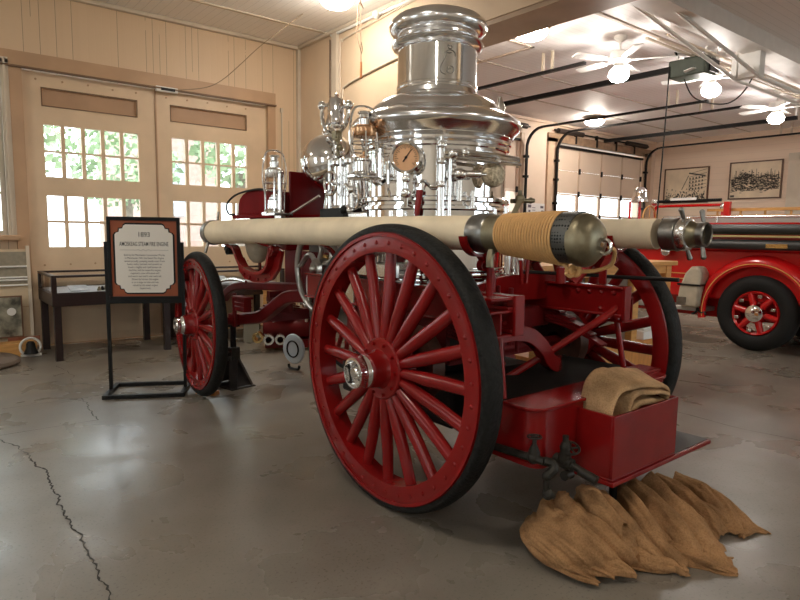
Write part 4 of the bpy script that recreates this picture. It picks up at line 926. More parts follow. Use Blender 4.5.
def fold(ridge, wl, wr, fl, fr, seed, sharp=1.0):
    """one draped fold: ridge line in (u,v,z), widths and foot drop on its two sides, open hem at its front end"""
    P = smoothpath(ridge, 14); m = len(P); ns = 30; vs, fs = [], []
    for i, p in enumerate(P):
        t = i/(m-1); T = (P[min(i+1,m-1)]-P[max(i-1,0)]); T.z = 0; T.normalize(); N = V((T.y,-T.x,0))   # N points to the right of travel
        for j in range(ns+1):
            s = -1+2*j/ns; w, fz = (wl, fl) if s < 0 else (wr, fr)
            th = abs(s)*PI/2*1.12; lat = w*(math.sin(min(th, PI/2))**(.9) + (max(0, th-PI/2)*.25)); flare = .75+.45*t
            zf = fz*(1-.6*t); z = zf+(p.z-zf)*max(0, math.cos(th))**.8 - max(0, th-PI/2)*.08
            q = p + N*(lat*flare*(1 if s > 0 else -1)); L = t*3
            wv = noise.noise(V((L*.8+seed, s*3.2, seed)))*.022 + noise.noise(V((L*1.6, s*7.5, seed+3)))*.011 + noise.noise(V((L*5, s*9, seed+6)))*.005
            up = V((0,0,1))*abs(math.cos(min(th, PI/2))) + N*(math.sin(min(th, PI/2))*(1 if s > 0 else -1))
            q = V((q.x, q.y, z)) + up*wv + T*(.025*noise.noise(V((s*2.5, seed, t*2)))*(t > .8)*(t-.8)*5)
            vs.append((q.x, q.y, max(q.z, .007)))
    for i in range(m-1):
        for j in range(ns): fs.append((i*(ns+1)+j, i*(ns+1)+j+1, (i+1)*(ns+1)+j+1, (i+1)*(ns+1)+j))
    return MB().add(vs, fs)
def heap_thing(label, cu, cv):
    t = thing('burlap_sack', label, 'burlap sack', PC + PU*cu + PV*cv, PRZ, 'burlap sacks heaped on the floor')
    return t, V((cu,cv,0))
def put(mb, name, t, c, thick=True):
    mb.v = [tuple(V(v)-c) for v in mb.v]; o = mb.build(name, BURLAP, t, smooth=100)
    if thick:
        s = o.modifiers.new('thick', 'SOLIDIFY'); s.thickness = .009; s.offset = -1
        s = o.modifiers.new('sub', 'SUBSURF'); s.levels = 1; s.render_levels = 1
    return o
t, c = heap_thing('bulging brown burlap bundle at the left end of the floor heap', -.10, -.13)
put(bundle(-.11,-.13,.225,.185,.215,2.0,-.9,1.5), 'bundle', t, c, False)
put(fold([(-.27,.05,.13),(-.305,-.06,.155),(-.28,-.19,.13),(-.19,-.275,.07),(-.10,-.29,.02)], .035, .07, .0, .08, 41), 'fold', t, c)
put(fold([(-.21,.06,.20),(-.245,-.05,.225),(-.215,-.17,.20),(-.13,-.25,.12),(-.03,-.265,.02)], .05, .07, .09, .10, 2), 'fold', t, c)
put(fold([(-.15,.06,.235),(-.17,-.06,.268),(-.135,-.17,.245),(-.055,-.235,.155),(.05,-.23,.03)], .05, .08, .16, .10, 45), 'fold', t, c)
put(fold([(-.06,.06,.27),(-.065,-.07,.318),(-.03,-.16,.295),(.045,-.215,.215)], .05, .05, .23, .20, 5), 'turned_flap', t, c)
put(fold([(.02,.06,.235),(.04,-.08,.235),(.11,-.17,.165),(.20,-.19,.08),(.29,-.16,.02)], .07, .06, .10, .0, 9), 'fold', t, c)
t, c = heap_thing('pleated brown burlap in the middle of the floor heap, hem trailing forward', .33, .02)
put(bundle(.27,.10,.20,.20,.14,5.0,-.9), 'bundle', t, c, False)
put(fold([(.16,.20,.22),(.185,-.02,.21),(.235,-.16,.12),(.33,-.22,.02)], .065, .055, .04, .0, 13), 'fold', t, c)
put(fold([(.297,-.10,.07),(.417,-.17,.05),(.541,-.214,.010)], .07, .05, .0, .0, 21), 'fold', t, c)
put(fold([(.25,.26,.23),(.30,.05,.21),(.37,-.08,.14),(.46,-.14,.03)], .06, .06, .04, .0, 17), 'fold', t, c)
put(fold([(.35,.28,.25),(.39,.08,.215),(.465,-.05,.14),(.56,-.09,.02)], .06, .085, .05, .0, 25), 'fold', t, c)
t, c = heap_thing('flatter brown burlap at the right end of the floor heap, nearest the fire truck', .68, .25)
put(bundle(.60,.28,.15,.17,.09,8.0,-.9), 'bundle', t, c, False)
put(fold([(.45,.42,.19),(.53,.27,.165),(.60,.14,.10),(.65,.08,.02)], .06, .07, .03, .0, 31), 'fold', t, c)
put(fold([(.57,.47,.17),(.67,.38,.15),(.70,.22,.10),(.68,.10,.02)], .07, .07, .04, .0, 35), 'fold', t, c)
put(fold([(.70,.42,.12),(.74,.27,.09),(.765,.15,.045),(.785,.09,.010)], .10, .05, .0, .0, 39), 'fold', t, c)
# ------------------------------------------------------------------ museum furniture, left side
def case(name_label, x0, x1, y0, y1, cat='display case'):
    t = thing('display_case', name_label, cat, ((x0+x1)/2, (y0+y1)/2, 0)); w, d = (x1-x0)/2, (y1-y0)/2
    for sx in (-1,1):
        for sy in (-1,1): MB().box(sx*(w-.05)-.035,sx*(w-.05)+.035,sy*(d-.05)-.035,sy*(d-.05)+.035,0,.60).build('leg', DARKW, t)
    MB().box(-w,w,-d,d,.60,.735).build('apron', DARKW, t, bev=.006)
    f = MB()
    for sx in (-1,1):
        for sy in (-1,1): f.box(sx*(w-.025)-.025,sx*(w-.025)+.025,sy*(d-.025)-.025,sy*(d-.025)+.025,.735,.915)
    f.box(-w,w,-d,-d+.05,.915,.94).box(-w,w,d-.05,d,.915,.94).box(-w,-w+.05,-d+.05,d-.05,.915,.94).box(w-.05,w,-d+.05,d-.05,.915,.94)
    f.box(-w,w,-d,-d+.012,.735,.75).box(-w,w,d-.012,d,.735,.75)
    f.build('frame', DARKW, t, bev=.004)
    g = MB().box(-w+.05,w-.05,-d+.05,d-.05,.922,.928).box(-w+.05,w-.05,-d+.015,-d+.02,.75,.915).box(-w+.015,-w+.02,-d+.05,d-.05,.75,.915).box(w-.02,w-.015,-d+.05,d-.05,.75,.915)
    g.build('glass', GLASS2, t)
    MB().box(-w+.04,w-.04,-d+.04,d-.04,.735,.745).build('case_floor', mat('case_lining', (.55,.57,.62), .8), t)
    return t
case('dark wooden glass-topped display case behind the black sign stand', 1.12, 2.38, 7.40, 8.33)
case('dark wooden glass display case partly hidden behind the front wheel', 2.62, 3.95, 7.50, 8.33)
PAP = mat('aged_paper', (.60,.62,.66), .7, var=.35, vs=7)
for i, (x, y, w, d, r, lab) in enumerate([(1.42,7.62,.20,.15,.1,'grey photograph lying at the left end inside the glass case behind the sign'), (2.0,7.62,.24,.12,-.15,'long pale card beside the dark medals in the glass case behind the sign'), (3.05,7.72,.36,.26,.05,'bluish photograph inside the glass case behind the front wheel')]):
    o = MB().box(-w/2,w/2,-d/2,d/2,0,.004).build('photograph', PAP); o.location = (x,y,.747); o.rotation_euler = (.35,0,r); o.location.z += .05*(d/.15)*.6
    tag(o, lab, 'photograph')
rnd = random.Random(2)
for i in range(7):
    x, y = 1.62+.045*i, 7.55+.05*(i % 3); o = MB().lathe([(.0001,0),(.022,0),(.024,.012),(.015,.03),(.01,.045),(.0001,.047)], n=12).build('medal', BLACKM if i % 2 else DULL); o.location = (x, y, .746)
    tag(o, 'small dark badge among the row of badges in the glass case behind the sign', 'badge', 'badges in the glass case')
# leaning exhibit board at the left edge
t = thing('exhibit_board', 'tall pale exhibit board with three rods leaning on the wall at the left edge', 'exhibit board', (.62,8.22,0))
M = Matrix.Rotation(-.06,4,'X')
MB().box(-1.0,.40,-.015,.015,0,1.20,M).build('board', mat('board_ply', (.62,.49,.33), .65, var=.12, vs=4), t)
MB().box(-1.0,.385,-.022,-.016,.80,1.17,M).build('grey_panel', mat('grey_felt', (.30,.265,.20), .9, var=.2, vs=20), t)
MB().box(.385,.42,-.035,.025,0,1.24,M).build('edge_strip', TRIMW, t)
for z in (1.0,.875,.845,.785): MB().cyl(M @ V((-1.0,-.035,z)), M @ V((.385,-.035,z)), .010, n=10).build('rod', WHITE, t)
MB().box(-.5,.385,-.03,-.016,.53,.535,M).build('seam_strip', TAN2, t)
p = thing('framed_photograph', 'small brown-framed photograph of an old engine hung on the pale exhibit board', 'picture', (.73,8.17,.19)); 
MB().box(-.40,.20,-.012,.005,0,.48).build('frame', mat('brown_frame', (.14,.06,.03), .4), p)
def old_photo(name, seed, base=(.36,.34,.26), dk=(.05,.048,.035)):
    m = mat(name, base, .5); nt = m.node_tree; L = nt.links.new; tc = nt.nodes.new('ShaderNodeTexCoord'); n = nt.nodes.new('ShaderNodeTexNoise')
    n.inputs['Scale'].default_value = 6; n.inputs['Detail'].default_value = 9; mp = nt.nodes.new('ShaderNodeMapping'); mp.inputs['Location'].default_value = (seed,seed,0)
    r = nt.nodes.new('ShaderNodeValToRGB'); r.color_ramp.elements[0].position = .38; r.color_ramp.elements[1].position = .60; r.color_ramp.elements[0].color = (*dk,1); r.color_ramp.elements[1].color = (*base,1)
    L(tc.outputs['Object'], mp.inputs[0]); L(mp.outputs[0], n.inputs['Vector']); L(n.outputs['Fac'], r.inputs[0]); L(r.outputs[0], nt.nodes['Principled BSDF'].inputs['Base Color']); return m
MB().box(-.385,.185,-.016,-.012,.015,.465).build('print', old_photo('small_print', 3), p)
MB().lathe([(.0001,0),(.045,0)], (.09,-.018,.30), 'y', 20).build('pale_spot', WHITE, p)
o = MB().box(-.16,.16,-.01,.01,0,.07).build('name_plaque', mat('plaque_red', (.30,.10,.05), .5)); o.location = (.93,8.16,.12); tag(o, 'small reddish plaque under the framed photograph on the exhibit board', 'plaque')
o = MB().box(-.30,.22,-.10,.10,0,.16).box(-.34,-.30,-.10,.10,0,.12).build('wooden_tray', OAK, bev=.004); o.location = (.80,8.0,0); tag(o, 'pale wooden tray on the floor in front of the exhibit board', 'tray')
b = thing('bell_mount', 'small black bell leaning in a white ring on the floor by the exhibit board', 'bell', (.955,7.86,.0))
MB().lathe([(.075,.04),(.07,.055),(.05,.10),(.045,.15),(.03,.175),(.0001,.18)], n=20).build('bell', BLACK, b); MB().torus((0,.03,.11), .10, .014, 'y', 28, 8).cyl((-.1,0,.02),(.1,0,.02),.018).build('ring', WHITE, b)
o = MB().lathe([(.0001,0),(.36,0),(.385,.03),(.375,.06),(.33,.085),(.0001,.09)], n=48).build('round_plinth', mat('brown_plinth', (.14,.105,.08), .8, var=.2)); o.location = (.44,7.62,0); tag(o, 'low round brown plinth on the floor at the left edge', 'plinth')
# wall wiring and pull switch: each its own run
struct(MB().cyl((4.38,YW-.02,0),(4.38,YW-.02,3.22),.012,n=8).box(4.36,4.40,YW-.03,YW,3.20,3.26).build('trim_21', TRIMW))
struct(MB().tube(smoothpath([(XP-.015,7.23,.3),(XP-.015,7.23,2.5),(XP-.015,7.23,3.9),(XP-.015,7.18,4.0),(XP-.015,7.05,4.03),(XP-.015,6.0,4.10),(XP-.015,5.5,4.12)], 6), .012, 8).build('trim_22', TRIMW))
struct(MB().tube(smoothpath([(XP-.015,7.18,2.5),(XP-.015,7.17,3.3),(XP-.015,7.10,3.40),(XP-.015,6.75,3.46),(XP-.015,6.05,3.53),(XP-.015,5.5,3.56)], 6), .014, 8).build('trim_23', TRIMW))
struct(MB().cyl((XP-.03,7.46,.2),(XP-.03,7.46,4.08),.014,n=8).build('trim_24', mat('dark_conduit', (.16,.10,.06), .5)))
struct(MB().cyl((XP-.03,7.43,4.13),(XP-.03,5.5,4.13),.02,n=8).sphere((XP-.06,6.35,4.12),.05).build('trim_25', WHITE))
t = thing('pull_switch', 'orange wooden pull handle on a thin looped cord hanging from the ceiling by the corner', 'pull cord', (4.295,6.2,3.28))
MB().cyl((0,0,0),(0,0,.19),.016,.012,10).build('handle', COPPER if False else mat('orange_wood', (.40,.15,.05), .5), t)
MB().tube(smoothpath([(0,0,.19),(-.005,0,.5),(-.01,0,.9)]), .005, 6).tube(smoothpath([(0,0,.30),(-.06,0,.50),(-.05,0,.75),(-.02,0,.86),(.03,0,.80),(0,0,.85)]), .005, 6).tube(smoothpath([(0,0,.28),(.02,0,.34),(.0,0,.42)]), .005, 6).build('cord', mat('brown_cord', (.20,.12,.07), .8), t)
o = MB().tube(smoothpath([(4.02,7.1,4.19),(3.6,7.4,3.80),(3.2,7.9,3.35),(2.85,8.3,3.28),(2.7,8.36,3.27)], 8), .005, 6).build('hanging_wire', mat('wire_tan', (.35,.25,.16), .7)); tag(o, 'thin wire looping from the ceiling to the latch above the carriage doors', 'wire')
t = thing('door_latch', 'small white and black latch box at the top of the carriage doors', 'latch', (2.70,YW-.02,3.27))
MB().box(-.14,.14,-.05,.0,-.035,.03).build('housing', WHITE, t, bev=.006); MB().box(-.08,.10,-.056,-.05,-.02,.015).build('slot', BLACK, t)
# wooden boxes and the small pump on the floor beyond the engine
def crate(label, x, y, w, d, h, m, rz=0):
    o = MB().box(-w/2,w/2,-d/2,d/2,0,h).box(-w/2-.008,w/2+.008,-d/2-.008,d/2+.008,h-.03,h).build('wooden_box', m, bev=.004); o.location = (x,y,0); o.rotation_euler = (0,0,rz); return tag(o, label, 'box')
crate('orange wooden upright box on the floor beyond the front of the engine', 3.60,7.28,.14,.14,.70,OAK,-.5)
crate('pale wooden upright board box just behind the orange box', 3.84,7.40,.14,.10,.70,LADW,-.5)
crate('low grey box on the floor beside the jack stand, beyond the front wheel', 3.40,7.40,.20,.2,.27,mat('grey_box', (.22,.20,.15), .7),-.4)
t = thing('portable_pump', 'small red pump with brass valves standing on the floor under the engine', 'pump', (3.55,6.72,0), -.5); t.scale = (1.25,1.25,1.25)
MB().cyl((-.22,0,.20),(.30,0,.20),.10).lathe([(.11,.30),(.11,.34),(.07,.36),(.07,.44),(.0001,.45)], n=20).box(-.2,.28,-.1,.1,.02,.10).build('body', REDD, t, bev=.006)
for i, (x, z) in enumerate(((-.12,.40),(.20,.52))):
    vv = MB().cyl((x,-.05,.25),(x,-.05,z),.022).sphere((x,-.05,z-.08),.042).cyl((x-.06,-.05,z-.06),(x+.06,-.05,z-.06),.02); vv.build('valve', CHROMEB, t)
    h = handwheel((x,-.05,z), .055, (0,0,1)); h.build('valve_handwheel', BRASS if i else STEEL, t)
for x in (-.26,-.16,-.05): MB().lathe([(.03,-.26),(.05,-.26),(.055,-.22),(.04,-.20),(.05,-.17),(.042,-.10),(.03,-.08)], (x,0,.13+.02*(x<-.2)), 'y', 20, closed=True).build('hose_outlet', BRASS if x < -.2 else CHROMEB, t)
MB().tube(smoothpath([(.22,-.05,.34),(.34,-.1,.36),(.42,-.14,.28),(.44,-.16,.12)]), .045, 12).build('suction_elbow', STEEL, t)
t = thing('enamel_disc', 'white round enamelled disc on a small black foot beside the big rear wheel', 'disc', (3.060,5.620,0), .25)
MB().lathe([(.0001,-.015),(.15,-.015),(.16,0),(.15,.015),(.0001,.02)], (0,0,.22), 'x', 40).build('disc', mat('enamel_white', (.45,.50,.55), .35), t)
MB().torus((-.02,0,.22), .085, .008, 'x', 32, 8).build('ring', BLACK, t); MB().tube(smoothpath([(0,-.08,.05),(0,-.06,.01),(0,.06,.01),(0,.08,.05)]), .014).build('foot', BLACK, t)
# ------------------------------------------------------------------ right bay: oak counter, fire truck, pictures
t = thing('oak_counter', 'long oak counter with a plank top standing behind the far rear wheel', 'counter', (5.15,3.5,0))
MB().box(-1.15,1.15,-.30,.30,1.15,1.195).build('top', OAK, t, bev=.006)
for x in (-1.05,-.3,.42,1.03): MB().box(x-.05,x+.05,-.27,-.19,.40,1.15).build('post', OAK, t, bev=.004)
for x in (-1.05,1.03): MB().box(x-.05,x+.05,.19,.27,.40,1.15).build('post', OAK, t, bev=.004)
MB().box(-1.08,1.06,-.29,.28,0,.40).build('base_cupboard', OAKD, t, bev=.004)
MB().box(-1.0,.37,-.20,-.185,.40,1.10).build('back_panel', mat('taupe_panel', (.20,.15,.115), .7), t)
MB().box(-1.0,1.0,-.26,-.2,1.07,1.15).build('top_rail', OAK, t)
o = MB().box(-.13,.13,-.1,.1,0,.09).box(-.10,.12,-.08,.08,.09,.13).build('folded_cloths', WHITE, bev=.01); o.location = (5.86,3.32,.40); tag(o, 'small stack of white folded cloths on the lower shelf of the oak counter', 'cloths')
# fire truck: side faces -X, front toward the garage doors
TX = 8.32
TR = thing('fire_truck', 'red antique fire truck with black side hoses and a wooden ladder parked at the right', 'fire truck', (9.35,3.6,0))
def T_(mb, name, m, par=None, **k):
    mb.v = [(x-9.35, y-3.6, z) for x, y, z in mb.v]; return mb.build(name, m, par or TR, **k)
GOLD = mat('gold_stripe', (.70,.40,.10), .35)
HGREY = mat('bed_side_grey', (.42,.41,.40), .3, .5)
bod = T_(MB().box(TX+.10,10.35,.6,5.1,.62,1.28).box(TX+.03,10.40,.5,4.95,1.28,1.40).box(TX+.05,10.40,.5,4.5,1.40,1.60).box(TX+.30,10.2,.6,5.0,.35,.62), 'body', TRED, bev=.02)
T_(MB().box(TX+.02,TX+.05,.5,4.5,1.60,1.70).box(10.38,10.41,.5,4.5,1.60,1.70).box(TX+.02,10.41,.5,.53,1.60,1.70), 'hose_bed_side', HGREY)
T_(MB().cyl((TX+.03,.5,1.715),(TX+.03,4.5,1.715),.016).cyl((TX+.015,.9,1.64),(TX+.015,.9,1.72),.012).cyl((TX+.015,2.75,1.64),(TX+.015,2.75,1.72),.012).cyl((TX+.015,3.75,1.64),(TX+.015,3.75,1.72),.012), 'bed_rail', CHROMEB)
T_(MB().box(TX-.02,TX+.03,.5,4.4,1.618,1.64), 'bed_moulding', TRED)
T_(MB().box(TX+.06,10.37,.54,4.5,1.602,1.62), 'bed_bounce_cover', mat('bounce_cover_grey', (.38,.36,.33), .7))  # unseen sheet, added to keep red bounce off the ceiling
T_(MB().box(TX-.09,TX+.03,.5,4.3,1.455,1.478), 'hose_tray', mat('tray_gold', (.55,.38,.16), .4))
for z in (1.555, 1.36): T_(MB().cyl((TX-.05,.4,z),(TX-.05,4.25,z),.062,n=20).cyl((TX-.05,4.25,z),(TX-.05,4.36,z),.075,n=20), 'hard_suction_hose', mat('hard_hose_%d' % int(z*100), (.025,.026,.026), .45))
T_(MB().box(TX-.122,TX-.110,2.84,3.08,1.325,1.375), 'maker_plate', BRASS)
for z in (.86,.935): T_(MB().box(TX+.092,TX+.10,3.9,5.0,z,z+.012), 'pinstripe', GOLD)
T_(MB().box(TX-.02,TX+.30,3.82,5.9,.44,.50), 'running_board', HGREY, bev=.008)
# mudguard over the near wheel
WC = (TX+.0, 3.2, .475)
prof = [(.605,.0),(.612,-.022),(.64,-.032),(.69,-.02),(.73,.02),(.755,.09),(.76,.2),(.76,.42),(.745,.42),(.745,.2),(.735,.10),(.70,.03),(.65,.0)]
fen = MB().lathe(prof, WC, 'x', 56, closed=True, arc=(math.radians(92-12), math.radians(92+182)))
FN = T_(fen, 'mudguard', TRED)
T_(MB().lathe([(.640,-.036),(.650,-.036),(.650,-.030),(.640,-.030)], WC, 'x', 56, closed=True, arc=(math.radians(82), math.radians(272))), 'mudguard_stripe', GOLD, FN).location = (0,0,0)
T_(MB().lathe([(.62,.42),(.74,.42),(.74,.44),(.62,.44)], WC, 'x', 40, closed=True, arc=(math.radians(82), math.radians(272))).box(TX+.40,TX+.46,2.5,3.9,.4,1.2), 'wheel_well', BLACK)
def truck_wheel(y):
    w = T_(MB().lathe([(.25,.02),(.275,.0),(.29,.02),(.29,.18),(.25,.18)], (TX+.02,y,.487), 'x', 48, closed=True), 'wheel', TRED)
    T_(MB().lathe([(.285,.02),(.30,.0),(.36,-.022),(.43,-.018),(.465,.01),(.485,.04),(.487,.07),(.487,.14),(.47,.19),(.40,.21),(.285,.2)], (TX+.02,y,.487), 'x', 56, closed=True), 'tyre', TYRE2, w)
    s = MB()
    for i in range(6):
        a = 2*PI*i/6+.3; d = V((0,math.sin(a),math.cos(a))); c = V((TX+.06,y,.487)); s.cyl(c+d*.07, c+d*.265, .045, .038, 12)
    T_(s, 'spokes', TRED, w); T_(MB().lathe([(.0001,-.05),(.06,-.05),(.105,-.035),(.12,.0),(.13,.02),(.14,.05),(.06,.06)], (TX+.03,y,.487), 'x', 32), 'hub_cap', CHROME, w)
    b = MB()
    for i in range(6):
        a = 2*PI*i/6+.82; b.box(TX+.005,TX+.05,y+.225*math.sin(a)-.025,y+.225*math.sin(a)+.025,.487+.225*math.cos(a)-.02,.487+.225*math.cos(a)+.02)
    T_(b, 'rim_lugs', CHROMEB, w, bev=.004); return w
truck_wheel(3.2); truck_wheel(6.4)
for y in (3.2, 6.4): T_(MB().lathe([(.15,.0),(.487,.0),(.487,.2),(.15,.2)], (10.15,y,.487), 'x', 40, closed=True), 'far_wheel', TYRE2)
# hood, cowl, seat (largely behind the steam engine)
T_(MB().box(8.85,9.85,5.2,6.9,.75,1.32).box(8.95,9.75,5.2,6.9,1.32,1.42), 'hood', TRED, bev=.04); T_(MB().box(8.9,9.8,6.9,7.0,.6,1.42), 'radiator', CHROMEB, bev=.03)
T_(MB().box(8.55,10.15,4.55,4.65,1.3,1.72).box(8.55,10.15,4.15,4.6,1.26,1.42), 'seat', mat('truck_leather', (.02,.018,.017), .4), bev=.03)
T_(MB().tube(arcpts((6.4,.487),.62,-5,185,18,'yz',8.55), .02).strap(arcpts((6.4,.487),.60,-5,185,18,'yz',8.5), (1,0,0), .34, .02), 'front_mudguard', TRED)
T_(MB().cyl((8.72,5.25,1.4),(8.72,5.25,1.98),.02).cyl((9.0,5.25,1.4),(9.0,5.25,1.98),.022), 'bell_post', TRED)
bl = T_(MB().lathe([(.135,1.975),(.14,1.985),(.125,2.02),(.11,2.07),(.108,2.12),(.095,2.17),(.05,2.21),(.0001,2.222)], (9.0,5.25,0), n=32), 'bell', CHROME)
T_(MB().torus((8.95,5.05,1.72), .19, .014, 'y', 32, 8).cyl((8.95,5.05,1.55),(8.95,5.05,1.9),.008).cyl((8.76,5.05,1.72),(9.14,5.05,1.72),.008), 'steering_wheel', LADW)
T_(MB().tube(smoothpath([(9.4,5.2,1.75),(9.4,5.2,1.90),(9.4,5.05,1.925),(9.4,4.2,1.925),(9.4,4.16,1.90),(9.4,4.16,1.6)]), .022), 'rear_grab_rail', TRED)
T_(MB().cyl((9.4,5.18,2.0),(9.4,4.18,2.0),.024), 'black_grab_bar', BLACK); T_(MB().box(9.37,9.39,4.95,4.55,2.01,2.05), 'bar_label', WHITE)
T_(MB().sphere((9.38,5.22,1.99),.055).sphere((9.38,4.14,1.90),.05), 'marker_lamps', CHROMEB)
T_(MB().box(8.80,8.86,3.80,3.88,1.6,1.94), 'ladder_post', TRED)
LD = T_(MB().box(8.90,8.94,.4,4.15,1.81,1.85).box(8.90,8.94,.4,4.15,1.725,1.76), 'ladder', LADW)
b = MB()
for i in range(12): b.cyl((8.92,.6+.31*i,1.74),(8.92,.6+.31*i,1.83),.016)
T_(b, 'rungs', LADW, LD)
T_(MB().lathe([(.0001,.05),(.06,.05),(.075,.02),(.075,.0),(.05,-.04),(.0001,-.06)], (TX+.0,4.42,1.24), 'x', 24), 'side_lamp', CHROMEB)
# canvas roll strapped on the running board
c = thing('hose_roll', 'pale canvas hose roll strapped upright on the running board of the red fire truck', 'hose roll', (8.33,4.0,.50))
MB().prism([(-.13,.0),(.10,.0),(.145,.12),(.13,.26),(.06,.46),(-.02,.55),(-.11,.55),(-.16,.46),(-.14,.2)], 'x', -.14, .14).build('roll', mat('roll_canvas', (.50,.44,.34), .85, var=.2, vs=8, bump=.2, bs=80), c, bev=.03)
MB().box(-.155,.15,-.165,.15,.29,.315).build('strap', BLACK, c, bev=.004); MB().box(-.16,-.14,.02,.14,.02,.13).build('buckle_flap', STEEL, c)
o = MB().tube(smoothpath([(0,0,0),(.0,-.05,-.04),(.02,-.08,-.02),(.0,-.11,-.06)]), .014).tube(smoothpath([(0,0,0),(.02,.04,-.05),(0,.08,-.07)]), .014).sphere((0,0,0),.025).build('rope_hook', BLACKM); o.location = (8.29,3.90,.47)
tag(o, 'small black hook hanging below the front end of the fire truck mudguard', 'hook')
# framed engravings on the right wall
SEP = mat('sepia_paper', (.84,.68,.49), .6, var=.2, vs=3); FRM = mat('picture_frame_wood', (.11,.05,.025), .4)
def picture(label, y0, y1, z0, z1, kind):
    t = thing('framed_picture', label, 'picture', (XR-.02,(y0+y1)/2,(z0+z1)/2), -PI/2); w, h = (y1-y0)/2, (z1-z0)/2   # local x -> -Y world, faces -X via -y
    f = MB()
    for a in ((-w,w,h-.03,h),(-w,w,-h,-h+.03),(-w,-w+.03,-h,h),(w-.03,w,-h,h)): f.box(a[0],a[1],-.02,.02,a[2],a[3])
    f.build('frame', FRM, t); pr = MB().box(-w+.03,w-.03,-.004,.01,-h+.03,h-.03).build('print', SEP, t)
    rnd = random.Random(kind); e = MB(); g = lambda x, z, a, b: e.box(x-a, x+a, -.0065, -.0045, z-b, z+b)
    if kind == 1:
        for i in range(240):
            x = rnd.uniform(-w+.05, w-.08); z = -h+.06+abs(rnd.gauss(0,.10))+max(0,(x+w)*.02); g(x, z, rnd.uniform(.004,.016), rnd.uniform(.006,.022))
        for i in range(5):
            for k in range(4): x = .10+.075*i; g(x, -.10+.085*k+.008*i, .016, .024)
        for k in range(6):
            for q in range(24): g(.08+.018*q, -.145+.085*k+.004*q, .010, .004)
        for q in range(26): g(.06-.006*q, .23-.013*q, .012, .005)
        for q in range(20): g(.08+.02*q, .29-.004*q, .012, .016)
    else:
        for i in range(760):
            x = rnd.uniform(-w+.06, w-.06); z = rnd.choice((-.20,-.14,-.08,-.02,.06))+rnd.gauss(0,.025)+.03*x; g(x, z, rnd.uniform(.006,.03), rnd.uniform(.003,.010))
        for i in range(26): x = rnd.uniform(-w+.1,w-.06); g(x, .04+rnd.uniform(0,.08), .004, rnd.uniform(.05,.14))
        for i in range(90): x = -.2+rnd.gauss(0,.09); g(x, .10+rnd.gauss(0,.05), .012, .01)
        g(-w+.09, -h+.075, .045, .025)
    e.build('engraving', mat('engraving_ink_%d' % kind, (.07,.06,.05), .7), pr)['kind'] = 'stuff'
picture('framed street-scene print with a tall building, left one of two on the far wall', 6.99, 8.10, 2.27, 3.13, 1)
picture('framed print of a wide town view, the right of two on the far wall', 5.40, 6.52, 2.32, 3.17, 2)
struct(MB().box(XR-.04,XR,4.95,5.10,0,3.2).box(XR-.03,XR,5.10,5.30,0,3.25).box(XR-.04,XR,3.05,5.3,3.12,3.28).box(XR-.04,XR,3.05,3.2,0,3.12).build('trim_26', TRIMW))
t = thing('notice_sheet', 'white notice sheet pinned on the post between the garage doors', 'notice', (10.26,YW-.055,1.955))
MB().box(-.29,.29,-.004,.004,-.145,.145).build('sheet', mat('notice_paper', (.72,.68,.66), .6), t)
e = MB()
for (x, z, a, b) in ((-.2,.08,.05,.03),(.2,.07,.05,.025),(.22,-.02,.04,.02),(.2,-.10,.05,.02),(-.2,-.02,.03,.02),(.05,-.09,.03,.03),(-.06,.0,.05,.006),(-.06,.05,.05,.006),(-.06,-.05,.05,.006)): e.box(x-a,x+a,-.006,-.004,z-b,z+b)
e.build('print_marks', mat('notice_ink', (.12,.10,.12), .7), t)
# ------------------------------------------------------------------ lamps
def dome(x, y, z, label):
    t = thing('dome_light', label, 'ceiling light', (x,y,z), group=None)
    MB().lathe([(.0001,-.10),(.08,-.095),(.14,-.075),(.18,-.04),(.195,-.0),(.19,.008)], n=32).build('diffuser', BULB, t)
    MB().lathe([(.20,.0),(.205,.02),(.19,.04),(.05,.06),(.05,.09),(.0001,.09)], n=32).build('fitting', BRASS, t)
    return t
dome(3.95,6.2,4.10,'white dome light on the ceiling near the wall corner, at the top edge')
dome(5.60,4.72,3.74,'glowing dome light half hidden by the brown beam beside the boiler stack')
dome(10.85,7.42,3.74,'glowing dome light low in front of the far garage door')
for i, (x, y) in enumerate(((.2,2.0),(3.2,-2.0),(-2.0,6.2),(-2.2,-2.0))): dome(x, y, 4.10, 'added dome light brightening the left bay, unseen outside the view')['group'] = 'added dome lights out of view'  # unseen lamps, added to brighten the walls and the boiler's reflections
dome(12.5,.5,3.74,'added dome light brightening the back of the right bay, outside the view')  # unseen lamp, added for more light in the right bay
